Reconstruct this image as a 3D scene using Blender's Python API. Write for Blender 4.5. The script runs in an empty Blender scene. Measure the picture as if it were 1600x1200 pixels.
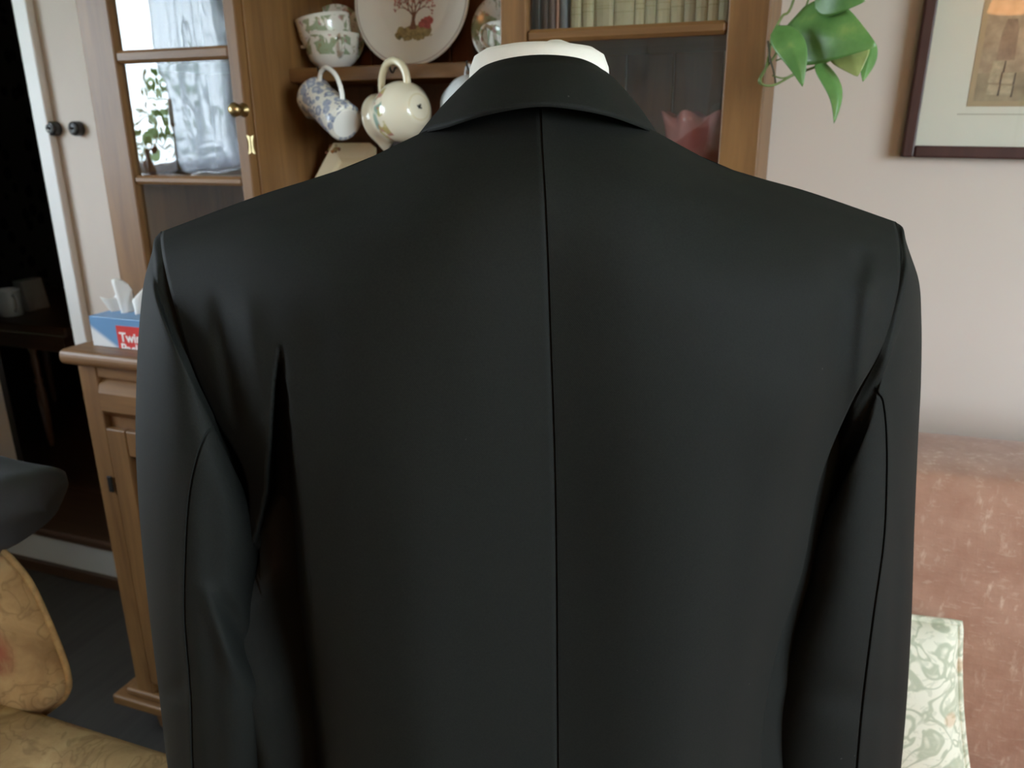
import bpy, bmesh, math, random
import numpy as np
from mathutils import Vector, Matrix, noise as mnoise
random.seed(7); rng = np.random.default_rng(7)
SC = bpy.context.scene; COL = SC.collection
PI = math.pi

# ------------------------------------------------------------------ camera
EYE = 1.32                                   # eye height above the floor
FPX = 1230.0; TILT = math.radians(17.95); ROLL = math.radians(-0.45); YAW = math.radians(20.2)
c_f = np.array([-math.sin(YAW)*math.cos(TILT), math.cos(YAW)*math.cos(TILT), -math.sin(TILT)])
c_r = np.array([math.cos(YAW), math.sin(YAW), 0.0]); c_u = np.cross(c_r, c_f)
c_r, c_u = c_r*math.cos(ROLL)+c_u*math.sin(ROLL), c_u*math.cos(ROLL)-c_r*math.sin(ROLL)
cam_d = bpy.data.cameras.new('camera'); cam = bpy.data.objects.new('camera', cam_d); COL.objects.link(cam)
cam_d.sensor_width = 36; cam_d.lens = FPX/1600*36; cam_d.clip_start = 0.02
M = Matrix(((c_r[0], c_u[0], -c_f[0], 0), (c_r[1], c_u[1], -c_f[1], 0), (c_r[2], c_u[2], -c_f[2], EYE), (0, 0, 0, 1)))
cam.matrix_world = M
cam_d.dof.use_dof = True; cam_d.dof.focus_distance = 0.50; cam_d.dof.aperture_fstop = 13
SC.camera = cam

# ------------------------------------------------------------------ world, daylight, exposure
w = bpy.data.worlds.new('overcast_sky'); SC.world = w; w.use_nodes = True
bg = w.node_tree.nodes['Background']; bg.inputs[0].default_value = (0.80, 0.91, 1.04, 1); bg.inputs[1].default_value = 9.0
def portal(name, loc, rot, sx, sy):
    l = bpy.data.lights.new(name, 'AREA'); l.shape = 'RECTANGLE'; l.size = sx; l.size_y = sy
    l.cycles.is_portal = True
    o = bpy.data.objects.new(name, l); o.location = loc; o.rotation_euler = rot; COL.objects.link(o)
XL, XR, YB, YW, ZC = -2.6, 2.3, -2.5, 1.55, 2.45       # room: left, right, back wall, dresser wall, ceiling
W1 = (-0.92, 0.78, EYE-0.17, EYE+0.72)                 # window_1 in the left wall: y0,y1,z0,z1
W2 = (-1.45, 0.60, EYE-0.45, EYE+0.90)                # window_2 in the right wall
portal('window_portal', (XL-0.10, (W1[0]+W1[1])/2, (W1[2]+W1[3])/2), (0, -PI/2, 0), W1[3]-W1[2], W1[1]-W1[0])
portal('window_portal', (XR+0.10, (W2[0]+W2[1])/2, (W2[2]+W2[3])/2), (0, PI/2, 0), W2[3]-W2[2], W2[1]-W2[0])
vs = SC.view_settings; vs.view_transform = 'Standard'; vs.look = 'None'; vs.gamma = 1; vs.use_curve_mapping = False
vs.exposure = 1.1
SC.cycles.max_bounces = 10; SC.cycles.diffuse_bounces = 6; SC.cycles.transparent_max_bounces = 12
SC.cycles.caustics_reflective = False; SC.cycles.caustics_refractive = False

# ------------------------------------------------------------------ helpers
def ray(px, py): return c_f + c_r*(px-800)/FPX - c_u*(py-600)/FPX
def at(px, py, Y):                            # measured point of the photograph at depth Y, floor = 0
    r = ray(px, py); p = r*(Y/r[1]); return np.array([p[0], p[1], p[2]+EYE])
def X_at(px, py, Y): return at(px, py, Y)[0]
def Z_at(px, py, Y): return at(px, py, Y)[2]

def nodes(name):
    m = bpy.data.materials.new(name); m.use_nodes = True
    nt = m.node_tree; return m, nt, nt.nodes, nt.links, nt.nodes['Principled BSDF']
def lin(c): return tuple(((v/255)/12.92 if v/255 <= 0.04045 else ((v/255+0.055)/1.055)**2.4) for v in c)
def coords(nt, scale=(1, 1, 1), rot=(0, 0, 0)):
    tc = nt.nodes.new('ShaderNodeTexCoord'); mp = nt.nodes.new('ShaderNodeMapping')
    mp.inputs['Scale'].default_value = scale; mp.inputs['Rotation'].default_value = rot
    nt.links.new(tc.outputs['Object'], mp.inputs[0]); return mp.outputs[0]
def noise(nt, vec, scale, detail=4, rough=0.55, dist=0.0):
    n = nt.nodes.new('ShaderNodeTexNoise'); n.inputs['Scale'].default_value = scale; n.inputs['Detail'].default_value = detail
    n.inputs['Roughness'].default_value = rough; n.inputs['Distortion'].default_value = dist
    nt.links.new(vec, n.inputs['Vector']); return n.outputs[0]
def ramp(nt, fac, stops, interp='LINEAR'):
    r = nt.nodes.new('ShaderNodeValToRGB'); e = r.color_ramp.elements; r.color_ramp.interpolation = interp
    while len(e) < len(stops): e.new(0.5)
    for i, (p, c) in enumerate(stops): e[i].position = p; e[i].color = (c[0], c[1], c[2], 1)
    nt.links.new(fac, r.inputs[0]); return r.outputs[0]
def mix(nt, fac, a, b):
    m = nt.nodes.new('ShaderNodeMix'); m.data_type = 'RGBA'
    for sock, v in ((m.inputs[0], fac), (m.inputs[6], a), (m.inputs[7], b)):
        if hasattr(v, 'links'): nt.links.new(v, sock)
        elif isinstance(v, (int, float)): sock.default_value = v
        else: sock.default_value = (v[0], v[1], v[2], 1)
    return m.outputs[2]
def mathn(nt, op, a, b=0.0, c=None):
    m = nt.nodes.new('ShaderNodeMath'); m.operation = op
    for i, v in enumerate((a, b) if c is None else (a, b, c)):
        if hasattr(v, 'links'): nt.links.new(v, m.inputs[i])
        else: m.inputs[i].default_value = v
    return m.outputs[0]
def bump(nt, p, h, strength=0.3, dist=0.002):
    b = nt.nodes.new('ShaderNodeBump'); b.inputs['Strength'].default_value = strength; b.inputs['Distance'].default_value = dist
    nt.links.new(h, b.inputs['Height']); nt.links.new(b.outputs[0], p.inputs['Normal'])
def plain(name, col, rough=0.5, metal=0.0, var=0.12, vscale=9, coat=0.0, bmp=0.0, bscale=60, spec=0.5):
    m, nt, N, L, p = nodes(name); v = coords(nt)
    n = noise(nt, v, vscale)
    a = tuple(x*(1-var) for x in col); b = tuple(min(1, x*(1+var)) for x in col)
    L.new(ramp(nt, n, [(0.3, a), (0.7, b)]), p.inputs['Base Color'])
    p.inputs['Roughness'].default_value = rough; p.inputs['Metallic'].default_value = metal
    p.inputs['Coat Weight'].default_value = coat; p.inputs['Specular IOR Level'].default_value = spec
    if bmp: bump(nt, p, noise(nt, v, bscale), bmp, 0.001)
    return m
def wood(name, dark, light, axis='z', rough=0.48, coat=0.05, gscale=1.0):
    m, nt, N, L, p = nodes(name)
    s = {'z': (14, 14, 1.1), 'x': (1.1, 14, 14), 'y': (14, 1.1, 14)}[axis]
    v = coords(nt, tuple(k*gscale for k in s))
    n = noise(nt, v, 1.6, 6, 0.6, 1.2); n2 = noise(nt, v, 7, 3, 0.7)
    f = mathn(nt, 'ADD', mathn(nt, 'MULTIPLY', n, 0.75), mathn(nt, 'MULTIPLY', n2, 0.25))
    mid = tuple((a+b)/2 for a, b in zip(dark, light))
    col = ramp(nt, f, [(0.32, dark), (0.5, mid), (0.68, light)])
    kn = nt.nodes.new('ShaderNodeTexVoronoi'); kn.inputs['Scale'].default_value = 0.55; L.new(v, kn.inputs['Vector'])
    k = ramp(nt, kn.outputs['Distance'], [(0.03, (1, 1, 1)), (0.09, (0, 0, 0))])
    L.new(mix(nt, mathn(nt, 'MULTIPLY', k, 0.6), col, tuple(x*0.35 for x in dark)), p.inputs['Base Color'])
    p.inputs['Roughness'].default_value = rough; p.inputs['Coat Weight'].default_value = coat; p.inputs['Coat Roughness'].default_value = 0.3
    bump(nt, p, n2, 0.15, 0.001)
    return m
def glassmat(name, gain=1.8, wav=0.0, tint=(0.97, 0.98, 0.97), wscale=9):
    m, nt, N, L, p = nodes(name); N.remove(p)
    t = N.new('ShaderNodeBsdfTransparent'); t.inputs[0].default_value = (*tint, 1)
    g = N.new('ShaderNodeBsdfGlossy'); g.inputs['Roughness'].default_value = 0.0
    fr = N.new('ShaderNodeFresnel'); fr.inputs[0].default_value = 1.5
    mx = N.new('ShaderNodeMixShader')
    ge = N.new('ShaderNodeNewGeometry'); L.new(mathn(nt, 'MULTIPLY', mathn(nt, 'MULTIPLY', fr.outputs[0], gain), mathn(nt, 'SUBTRACT', 1.0, ge.outputs['Backfacing'])), mx.inputs[0]); L.new(t.outputs[0], mx.inputs[1]); L.new(g.outputs[0], mx.inputs[2])
    if wav:
        b = N.new('ShaderNodeBump'); b.inputs['Strength'].default_value = wav; b.inputs['Distance'].default_value = 0.01
        L.new(noise(nt, coords(nt, (1.6, 1, 0.7)), wscale, 1, 0.4), b.inputs['Height']); L.new(b.outputs[0], g.inputs['Normal'])
    L.new(mx.outputs[0], N['Material Output'].inputs[0]); return m

# ---- objects
def root_of(o):
    while o.parent: o = o.parent
    return o
def tag(o, label=None, cat=None, group=None, kind=None):
    if label: o['label'] = label
    if cat: o['category'] = cat
    if group: o['group'] = group
    if kind: o['kind'] = kind
    return o
def thing(name, label, cat, loc, group=None):
    o = bpy.data.objects.new(name, None); o.empty_display_size = 0.05; COL.objects.link(o); o.location = loc
    return tag(o, label, cat, group)
def link(name, me, mat, parent=None, label=None):
    if mat is not None and not me.materials: me.materials.append(mat)
    o = bpy.data.objects.new(name, me); COL.objects.link(o)
    if parent is not None: o.parent = parent
    if label: o['label'] = label
    return o
def off(parent): return Vector(root_of(parent).location) if parent is not None else Vector((0, 0, 0))
def obj(name, bm, mat, parent=None, smooth=False, label=None, bevel=0.0, bseg=2, thick=0.0, sub=0, autos=None):
    bmesh.ops.recalc_face_normals(bm, faces=bm.faces)
    d = off(parent)
    for v in bm.verts: v.co -= d
    me = bpy.data.meshes.new(name)
    for f in bm.faces: f.smooth = smooth
    bm.to_mesh(me); bm.free()
    o = link(name, me, mat, parent, label)
    if thick: md = o.modifiers.new('thickness', 'SOLIDIFY'); md.thickness = thick; md.offset = 0
    if bevel: md = o.modifiers.new('bevel', 'BEVEL'); md.width = bevel; md.segments = bseg; md.limit_method = 'ANGLE'; md.angle_limit = 0.6
    if sub: md = o.modifiers.new('subdivision', 'SUBSURF'); md.levels = sub; md.render_levels = sub
    return o
def box(bm, a, b, rot=None, piv=None):
    x0, y0, z0 = a; x1, y1, z1 = b
    vs_ = [Vector(p) for p in ((x0,y0,z0),(x1,y0,z0),(x1,y1,z0),(x0,y1,z0),(x0,y0,z1),(x1,y0,z1),(x1,y1,z1),(x0,y1,z1))]
    if rot is not None: vs_ = [rot @ (p-piv) + piv for p in vs_]
    v = [bm.verts.new(p) for p in vs_]
    for f in ((0,3,2,1),(4,5,6,7),(0,1,5,4),(1,2,6,5),(2,3,7,6),(3,0,4,7)): bm.faces.new([v[i] for i in f])
    return v
def boxo(name, a, b, mat, parent=None, bevel=0.002, **k):
    bm = bmesh.new(); box(bm, a, b); return obj(name, bm, mat, parent, bevel=bevel, **k)
def frustum(bm, a, b, axis_in, inset):        # box whose front (low y) face is inset: a fielded panel
    v = box(bm, a, b); x0, y0, z0 = a; x1, y1, z1 = b
    for p in v:
        if abs(p.co.y-y0) < 1e-6:
            p.co.x += inset if p.co.x < (x0+x1)/2 else -inset; p.co.z += inset if p.co.z < (z0+z1)/2 else -inset
def lathe(bm, prof, M4=Matrix(), seg=40, sx=1, sy=1):      # prof: (r,z) list
    rings = []
    for r, z in prof:
        if r < 1e-5: rings.append([bm.verts.new(M4 @ Vector((0, 0, z)))])
        else: rings.append([bm.verts.new(M4 @ Vector((r*sx*math.cos(2*PI*i/seg), r*sy*math.sin(2*PI*i/seg), z))) for i in range(seg)])
    for A, B in zip(rings, rings[1:]):
        for i in range(seg):
            j = (i+1) % seg
            if len(A) == 1 and len(B) == 1: continue
            if len(A) == 1: bm.faces.new((A[0], B[j], B[i]))
            elif len(B) == 1: bm.faces.new((A[i], A[j], B[0]))
            else: bm.faces.new((A[i], A[j], B[j], B[i]))
    return rings
def catmull(pts, n):
    P = [np.array(p, float) for p in pts]; P = [2*P[0]-P[1]]+P+[2*P[-1]-P[-2]]; out = []
    for i in range(1, len(P)-2):
        for k in range(n):
            t = k/n; a, b, c, d = P[i-1:i+3]
            out.append(0.5*(2*b+(c-a)*t+(2*a-5*b+4*c-d)*t*t+(3*b-a-3*c+d)*t**3))
    out.append(P[-2]); return out
def tube(bm, pts, rad, seg=10, caps=True, flat=1.0):
    pts = [Vector(p) for p in pts]; n = len(pts); rings = []; up = Vector((0.13, 0.31, 0.94))
    for i, p in enumerate(pts):
        t = (pts[min(i+1, n-1)]-pts[max(i-1, 0)]).normalized()
        s = t.cross(up); s = s.normalized() if s.length > 1e-4 else Vector((1, 0, 0)); q = t.cross(s)
        r = rad[i] if hasattr(rad, '__len__') else rad
        rings.append([bm.verts.new(p + s*r*math.cos(2*PI*k/seg) + q*r*flat*math.sin(2*PI*k/seg)) for k in range(seg)])
    for A, B in zip(rings, rings[1:]):
        for k in range(seg): bm.faces.new((A[k], A[(k+1) % seg], B[(k+1) % seg], B[k]))
    if caps: bm.faces.new(rings[0][::-1]); bm.faces.new(rings[-1])
def gridbm(bm, G, closed=False):              # G: rows x cols x 3
    V = [[bm.verts.new(Vector(p)) for p in row] for row in G]; n = len(V[0])
    for A, B in zip(V, V[1:]):
        for k in range(n if closed else n-1): bm.faces.new((A[k], A[(k+1) % n], B[(k+1) % n], B[k]))
    return V
def prism(bm, pts, dz):                       # polygon points (Vector list) extruded by vector dz
    a = [bm.verts.new(Vector(p)) for p in pts]; b = [bm.verts.new(Vector(p)+Vector(dz)) for p in pts]; n = len(a)
    bm.faces.new(a[::-1]); bm.faces.new(b)
    for i in range(n): bm.faces.new((a[i], a[(i+1) % n], b[(i+1) % n], b[i]))
def puff(bm, a, b, r=0.05, n=10, bulge=0.0):  # soft cushion box: superellipsoid-like rounded block
    x0, y0, z0 = a; x1, y1, z1 = b
    c = Vector(((x0+x1)/2, (y0+y1)/2, (z0+z1)/2)); h = Vector(((x1-x0)/2, (y1-y0)/2, (z1-z0)/2))
    g = bmesh.ops.create_cube(bm, size=2); vs_ = g['verts']
    es = list({e for v in vs_ for e in v.link_edges})
    bmesh.ops.subdivide_edges(bm, edges=es, cuts=n, use_grid_fill=True)
    for v in list(bm.verts)[-((n+2)**3-n**3):]:
        p = v.co; q = Vector((max(-1, min(1, p.x)), max(-1, min(1, p.y)), max(-1, min(1, p.z))))
        inn = Vector((q.x*(h.x-r), q.y*(h.y-r), q.z*(h.z-r)))
        d = Vector((q.x if abs(q.x) > .999 else q.x**3, q.y if abs(q.y) > .999 else q.y**3, q.z if abs(q.z) > .999 else q.z**3)).normalized()*r
        e = (1-abs(q.x)**2)*(1-abs(q.y)**2) if abs(q.z) > .999 else (1-abs(q.x)**2)*(1-abs(q.z)**2) if abs(q.y) > .999 else (1-abs(q.y)**2)*(1-abs(q.z)**2)
        v.co = c + inn + d + d.normalized()*bulge*max(0, e)
# ------------------------------------------------------------------ materials
M_wall = plain('wall_paint', (0.66, 0.59, 0.53), 0.85, var=0.02, vscale=3, bmp=0.12, bscale=180)
M_white = plain('white_gloss_paint', (0.80, 0.80, 0.79), 0.45, var=0.03)
M_trimside = plain('cream_paint', (0.74, 0.71, 0.66), 0.5, var=0.04)
M_ceil = plain('ceiling_paint', (0.80, 0.78, 0.75), 0.9, var=0.02)
PD, PL = (0.122, 0.052, 0.0150), (0.250, 0.124, 0.040)
M_woodz = wood('pine_upright_grain', PD, PL, 'z'); M_woodx = wood('pine_lengthwise_grain', PD, PL, 'x'); M_woody = wood('pine_cross_grain', PD, PL, 'y')
M_board = wood('pine_back_board', (0.11, 0.043, 0.017), (0.20, 0.087, 0.036), 'z', 0.5)
M_dwood = wood('dark_oak', (0.03, 0.014, 0.007), (0.075, 0.035, 0.018), 'x', 0.4)
M_floor = wood('dark_laminate', (0.018, 0.0155, 0.013), (0.034, 0.030, 0.026), 'y', 0.75, 0.0)
M_pane = glassmat('old_wavy_glass', 2.8, 0.10); M_clear = glassmat('clear_glass', 1.6)
M_brass = plain('aged_brass', (0.42, 0.30, 0.14), 0.32, 1.0, 0.25, 60)
M_brightbrass = plain('bright_brass', (0.72, 0.58, 0.30), 0.35, 0.7, 0.1, 60)
M_black = plain('black_bakelite', (0.012, 0.012, 0.013), 0.25, var=0.1)
M_iron = plain('black_iron', (0.02, 0.02, 0.02), 0.45, 0.6)

def jacket_cloth():
    m, nt, N, L, p = nodes('black_suiting'); v = coords(nt)
    n = noise(nt, v, 900, 2, 0.6); big = noise(nt, v, 7, 3)
    c1 = ramp(nt, n, [(0.3, (0.0080, 0.0088, 0.0075)), (0.7, (0.0122, 0.0133, 0.0113))])
    lint = nt.nodes.new('ShaderNodeTexVoronoi'); lint.inputs['Scale'].default_value = 26; L.new(v, lint.inputs['Vector'])
    f = ramp(nt, lint.outputs['Distance'], [(0.014, (1, 1, 1)), (0.022, (0, 0, 0))])
    L.new(mix(nt, mathn(nt, 'MULTIPLY', f, 0.35), c1, (0.16, 0.15, 0.14)), p.inputs['Base Color'])
    p.inputs['Roughness'].default_value = 0.72; p.inputs['Specular IOR Level'].default_value = 0.12
    p.inputs['Sheen Weight'].default_value = 0.0; p.inputs['Sheen Roughness'].default_value = 0.45
    w1 = nt.nodes.new('ShaderNodeTexWave'); w1.inputs['Scale'].default_value = 420; w1.bands_direction = 'DIAGONAL'; L.new(v, w1.inputs['Vector'])
    bump(nt, p, mathn(nt, 'ADD', mathn(nt, 'MULTIPLY', w1.outputs[1], 0.5), n), 0.18, 0.0004)
    return m
M_jacket = jacket_cloth()
M_jacketlining = plain('black_lining', (0.015, 0.015, 0.017), 0.35)
M_calico = plain('off_white_calico', (0.80, 0.76, 0.68), 0.85, var=0.03, vscale=40, bmp=0.3, bscale=700)

def sofa_cloth():
    m, nt, N, L, p = nodes('dusty_pink_chenille')
    nv = noise(nt, coords(nt, (95, 95, 30)), 1.0, 4, 0.65); nh = noise(nt, coords(nt, (42, 42, 120)), 1.0, 4, 0.65)
    pa = noise(nt, coords(nt), 16, 3, 0.6)
    base = ramp(nt, pa, [(0.3, (0.33, 0.165, 0.105)), (0.7, (0.43, 0.245, 0.165))])
    sl = mathn(nt, 'MULTIPLY', ramp(nt, nv, [(0.56, (0, 0, 0)), (0.68, (1, 1, 1))]), ramp(nt, pa, [(0.42, (0.15, 0.15, 0.15)), (0.6, (1, 1, 1))]))
    sh = mathn(nt, 'MULTIPLY', ramp(nt, nh, [(0.58, (0, 0, 0)), (0.68, (1, 1, 1))]), 0.5)
    L.new(mix(nt, mathn(nt, 'MULTIPLY', mathn(nt, 'MAXIMUM', sl, sh), 0.62), base, (0.62, 0.46, 0.34)), p.inputs['Base Color'])
    p.inputs['Roughness'].default_value = 0.9; p.inputs['Sheen Weight'].default_value = 0.2
    bump(nt, p, mathn(nt, 'ADD', nv, nh), 0.4, 0.002); return m
M_sofa = sofa_cloth()
def tapestry():
    m, nt, N, L, p = nodes('gold_floral_tapestry'); v = coords(nt)
    n = noise(nt, v, 9, 5, 0.6, 1.0); base = ramp(nt, n, [(0.3, (0.30, 0.19, 0.085)), (0.5, (0.46, 0.32, 0.15)), (0.7, (0.56, 0.43, 0.22))])
    sc_ = noise(nt, v, 13, 2, 0.5, 2.5)
    lines = ramp(nt, sc_, [(0.44, (0, 0, 0)), (0.485, (1, 1, 1)), (0.53, (0, 0, 0))])
    base = mix(nt, mathn(nt, 'MULTIPLY', lines, 0.55), base, (0.22, 0.145, 0.06))
    fl = nt.nodes.new('ShaderNodeTexVoronoi'); fl.inputs['Scale'].default_value = 7.5; L.new(v, fl.inputs['Vector'])
    st = noise(nt, coords(nt, (1, 1, 0.25)), 60, 2)
    red = mathn(nt, 'MULTIPLY', ramp(nt, fl.outputs['Distance'], [(0.20, (1, 1, 1)), (0.36, (0, 0, 0))]), ramp(nt, st, [(0.42, (0, 0, 0)), (0.55, (1, 1, 1))]))
    L.new(mix(nt, mathn(nt, 'MULTIPLY', red, 0.8), base, (0.27, 0.07, 0.04)), p.inputs['Base Color'])
    p.inputs['Roughness'].default_value = 0.92; bump(nt, p, noise(nt, v, 240, 2), 0.35, 0.001); return m
M_tap = tapestry()
M_tapedge = plain('gold_piping', (0.46, 0.33, 0.15), 0.9, var=0.2, vscale=80, bmp=0.4, bscale=300)
def leafprint():
    m, nt, N, L, p = nodes('cream_sage_scroll_print'); v = coords(nt)
    n1 = noise(nt, v, 19, 1.5, 0.5, 2.2)
    a = ramp(nt, n1, [(0.40, (0, 0, 0)), (0.44, (1, 1, 1)), (0.50, (1, 1, 1)), (0.55, (0, 0, 0))])
    n2 = noise(nt, v, 30, 2, 0.5, 3.0); b = ramp(nt, n2, [(0.55, (0, 0, 0)), (0.6, (1, 1, 1))])
    col = mix(nt, mathn(nt, 'MULTIPLY', a, 0.85), (0.74, 0.72, 0.58), (0.40, 0.43, 0.30))
    col = mix(nt, mathn(nt, 'MULTIPLY', b, 0.55), col, (0.52, 0.53, 0.40))
    n3 = nt.nodes.new('ShaderNodeTexVoronoi'); n3.inputs['Scale'].default_value = 13; L.new(v, n3.inputs['Vector'])
    L.new(mix(nt, mathn(nt, 'MULTIPLY', ramp(nt, n3.outputs['Distance'], [(0.1, (1, 1, 1)), (0.16, (0, 0, 0))]), 0.5), col, (0.58, 0.34, 0.18)), p.inputs['Base Color'])
    p.inputs['Roughness'].default_value = 0.75; bump(nt, p, n1, 0.4, 0.003); return m
M_cush = leafprint()
def damask():
    m, nt, N, L, p = nodes('black_leaf_wallpaper'); v = coords(nt, (1, 1, 0.7), (0, 0.5, 0))
    vo = nt.nodes.new('ShaderNodeTexVoronoi'); vo.inputs['Scale'].default_value = 13; L.new(v, vo.inputs['Vector'])
    n = noise(nt, v, 30, 3)
    f = ramp(nt, mathn(nt, 'ADD', vo.outputs['Distance'], mathn(nt, 'MULTIPLY', n, 0.25)), [(0.42, (0.006, 0.006, 0.006)), (0.48, (0.10, 0.095, 0.08))])
    L.new(f, p.inputs['Base Color']); p.inputs['Roughness'].default_value = 0.7; return m
M_damask = damask()
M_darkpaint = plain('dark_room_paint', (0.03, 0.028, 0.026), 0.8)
M_slate = plain('slate_grey_cloth', (0.035, 0.042, 0.049), 0.85, var=0.15, vscale=14, bmp=0.3, bscale=300)
def china(name, base, band=None, cols=(), sc=40, rough=0.16):
    m, nt, N, L, p = nodes(name); v = coords(nt); col = base
    for i, (c, lo, hi, s, amt) in enumerate(cols):
        n = noise(nt, coords(nt, (1+0.1*i, 1.05, 1)), s, 2, 0.5, 0.6)
        f = ramp(nt, n, [(lo, (0, 0, 0)), (hi, (1, 1, 1))])
        f = mathn(nt, 'MULTIPLY', f, amt)
        if band:
            sp = nt.nodes.new('ShaderNodeSeparateXYZ'); L.new(v, sp.inputs[0])
            b = mathn(nt, 'MULTIPLY', mathn(nt, 'GREATER_THAN', sp.outputs[band[0]], band[1]), mathn(nt, 'LESS_THAN', sp.outputs[band[0]], band[2]))
            f = mathn(nt, 'MULTIPLY', f, b)
        col = mix(nt, f, col, c)
    if hasattr(col, 'links'): L.new(col, p.inputs['Base Color'])
    else: p.inputs['Base Color'].default_value = (*col, 1)
    p.inputs['Roughness'].default_value = rough; p.inputs['Coat Weight'].default_value = 0.4; p.inputs['Coat Roughness'].default_value = 0.05
    return m
FLOR = [((0.24, 0.32, 0.17), 0.50, 0.55, 42, 0.85), ((0.42, 0.20, 0.20), 0.62, 0.66, 60, 0.7), ((0.30, 0.24, 0.10), 0.62, 0.66, 75, 0.6)]
M_whitechina = china('white_china', (0.88, 0.87, 0.82))
M_cream = china('cream_china', (0.74, 0.66, 0.45))
M_pink = china('pink_glaze', (0.62, 0.24, 0.24), None, [((0.75, 0.42, 0.42), 0.5, 0.7, 14, 0.6)], rough=0.12)

# ------------------------------------------------------------------ the room
def struct(o): o['kind'] = 'structure'; return o
struct(boxo('floor', (XL-0.1, YB-0.1, -0.06), (XR+0.1, YW+0.12, 0), M_floor, bevel=0))
struct(boxo('ceiling', (XL-0.2, YB-0.1, ZC), (XR+0.2, YW+0.12, ZC+0.06), M_ceil, bevel=0))
DR, DL = X_at(118, 540, 1.53)+0.022, X_at(30, 712, YW+.13)      # doorway right and left edges
STEP = 0.13
bm = bmesh.new(); box(bm, (DR, YW, 0), (XR+0.1, YW+0.12, ZC)); box(bm, (DL, YW, 2.12), (DR, YW+0.12, ZC)); box(bm, (XL-0.1, YW, 0), (DL, YW+0.12, ZC))
struct(obj('wall_front', bm, M_wall))
def wall_with_hole(name, x0, x1, W, inner):
    bm = bmesh.new(); y0, y1, z0, z1 = W
    box(bm, (x0, YB, 0), (x1, y0, ZC)); box(bm, (x0, y1, 0), (x1, YW, ZC)); box(bm, (x0, y0, 0), (x1, y1, z0)); box(bm, (x0, y0, z1), (x1, y1, ZC))
    return struct(obj(name, bm, M_wall))
wall_with_hole('wall_left', XL-0.16, XL, W1, 1); wall_with_hole('wall_right', XR, XR+0.16, W2, -1)
struct(boxo('wall_back', (XL-0.1, YB-0.1, 0), (XR+0.1, YB, ZC), M_wall, bevel=0))
def window(name, xc, W, muntin):
    y0, y1, z0, z1 = W; t = 0.045
    o = struct(tag(link(name, bpy.data.meshes.new(name), M_white)))
    bm = bmesh.new()
    for a, b in (((y0, z0), (y1, z0+t)), ((y0, z1-t), (y1, z1)), ((y0, z0), (y0+t, z1)), ((y1-t, z0), (y1, z1))):
        box(bm, (xc-0.03, a[0], a[1]), (xc+0.03, b[0], b[1]))
    bm.to_mesh(o.data); bm.free()
    for k in range(1, muntin):
        y = y0+(y1-y0)*k/muntin; boxo('window_mullion', (xc-0.025, y-0.02, z0+t), (xc+0.025, y+0.02, z1-t), M_white, o)
    for k in range(muntin):
        boxo('window_pane', (xc-0.003, y0+(y1-y0)*k/muntin+0.02, z0+t), (xc+0.003, y0+(y1-y0)*(k+1)/muntin-0.02, z1-t), M_clear, o, bevel=0)
    return o
wn1 = window('window_1', XL-0.10, W1, 2); wn2 = window('window_2', XR+0.10, W2, 2)
boxo('window_sill', (XL-0.06, W1[0]-0.04, W1[2]-0.035), (XL+0.16, W1[1]+0.04, W1[2]), M_white, wn1)
boxo('window_sill', (XR-0.16, W2[0]-0.04, W2[2]-0.035), (XR+0.06, W2[1]+0.04, W2[2]), M_white, wn2)
# doorway architrave, step and threshold
AX0 = X_at(118, 540, 1.53); 
o = struct(boxo('trim_1', (AX0, 1.527, STEP), (AX0+0.046, YW, 2.16), M_white, bevel=0.004)); o['label'] = 'white painted architrave upright beside the light switches'
o = struct(boxo('trim_2', (DL-0.05, 1.535, 2.12), (AX0+0.046, YW, 2.17), M_white))
o = struct(boxo('trim_3', (DR-0.02, YW, STEP), (DR, YW+0.12, 2.12), M_white))
struct(boxo('baseboard_left', (DL, YW+.002, STEP), (DL+.012, YW+.15, EYE-1.062), M_dwood))
ZR = Z_at(100, 842, 1.551)
riser = struct(boxo('trim_4', (XL, 1.548, 0.035), (AX0+0.6, 1.562, ZR), plain('grey_white_paint', (.50, .51, .51), .5, var=.03))); riser['label'] = 'white painted step riser under the doorway'
struct(boxo('baseboard_front', (XL, 1.535, 0.0), (AX0+0.6, 1.56, 0.035), M_dwood))
step = struct(boxo('trim_5', (XL, 1.535, ZR), (AX0+0.6, 1.80, ZR+0.028), M_dwood, bevel=0.008)); step['label'] = 'dark wooden step tread in the doorway'
# dark room beyond
struct(boxo('floor_dining', (-4.2, 1.80, ZR-0.03), (-0.5, 4.2, ZR+0.028), M_dwood, bevel=0))
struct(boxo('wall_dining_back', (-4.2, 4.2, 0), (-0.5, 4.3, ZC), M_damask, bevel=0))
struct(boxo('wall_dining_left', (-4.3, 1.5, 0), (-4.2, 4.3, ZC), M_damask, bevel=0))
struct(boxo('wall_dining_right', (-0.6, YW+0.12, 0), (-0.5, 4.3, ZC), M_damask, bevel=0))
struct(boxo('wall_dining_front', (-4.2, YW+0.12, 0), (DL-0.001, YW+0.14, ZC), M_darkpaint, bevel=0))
struct(boxo('ceiling_dining', (-4.3, 1.67, ZC-0.05), (-0.5, 4.3, ZC), M_darkpaint, bevel=0))
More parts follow.
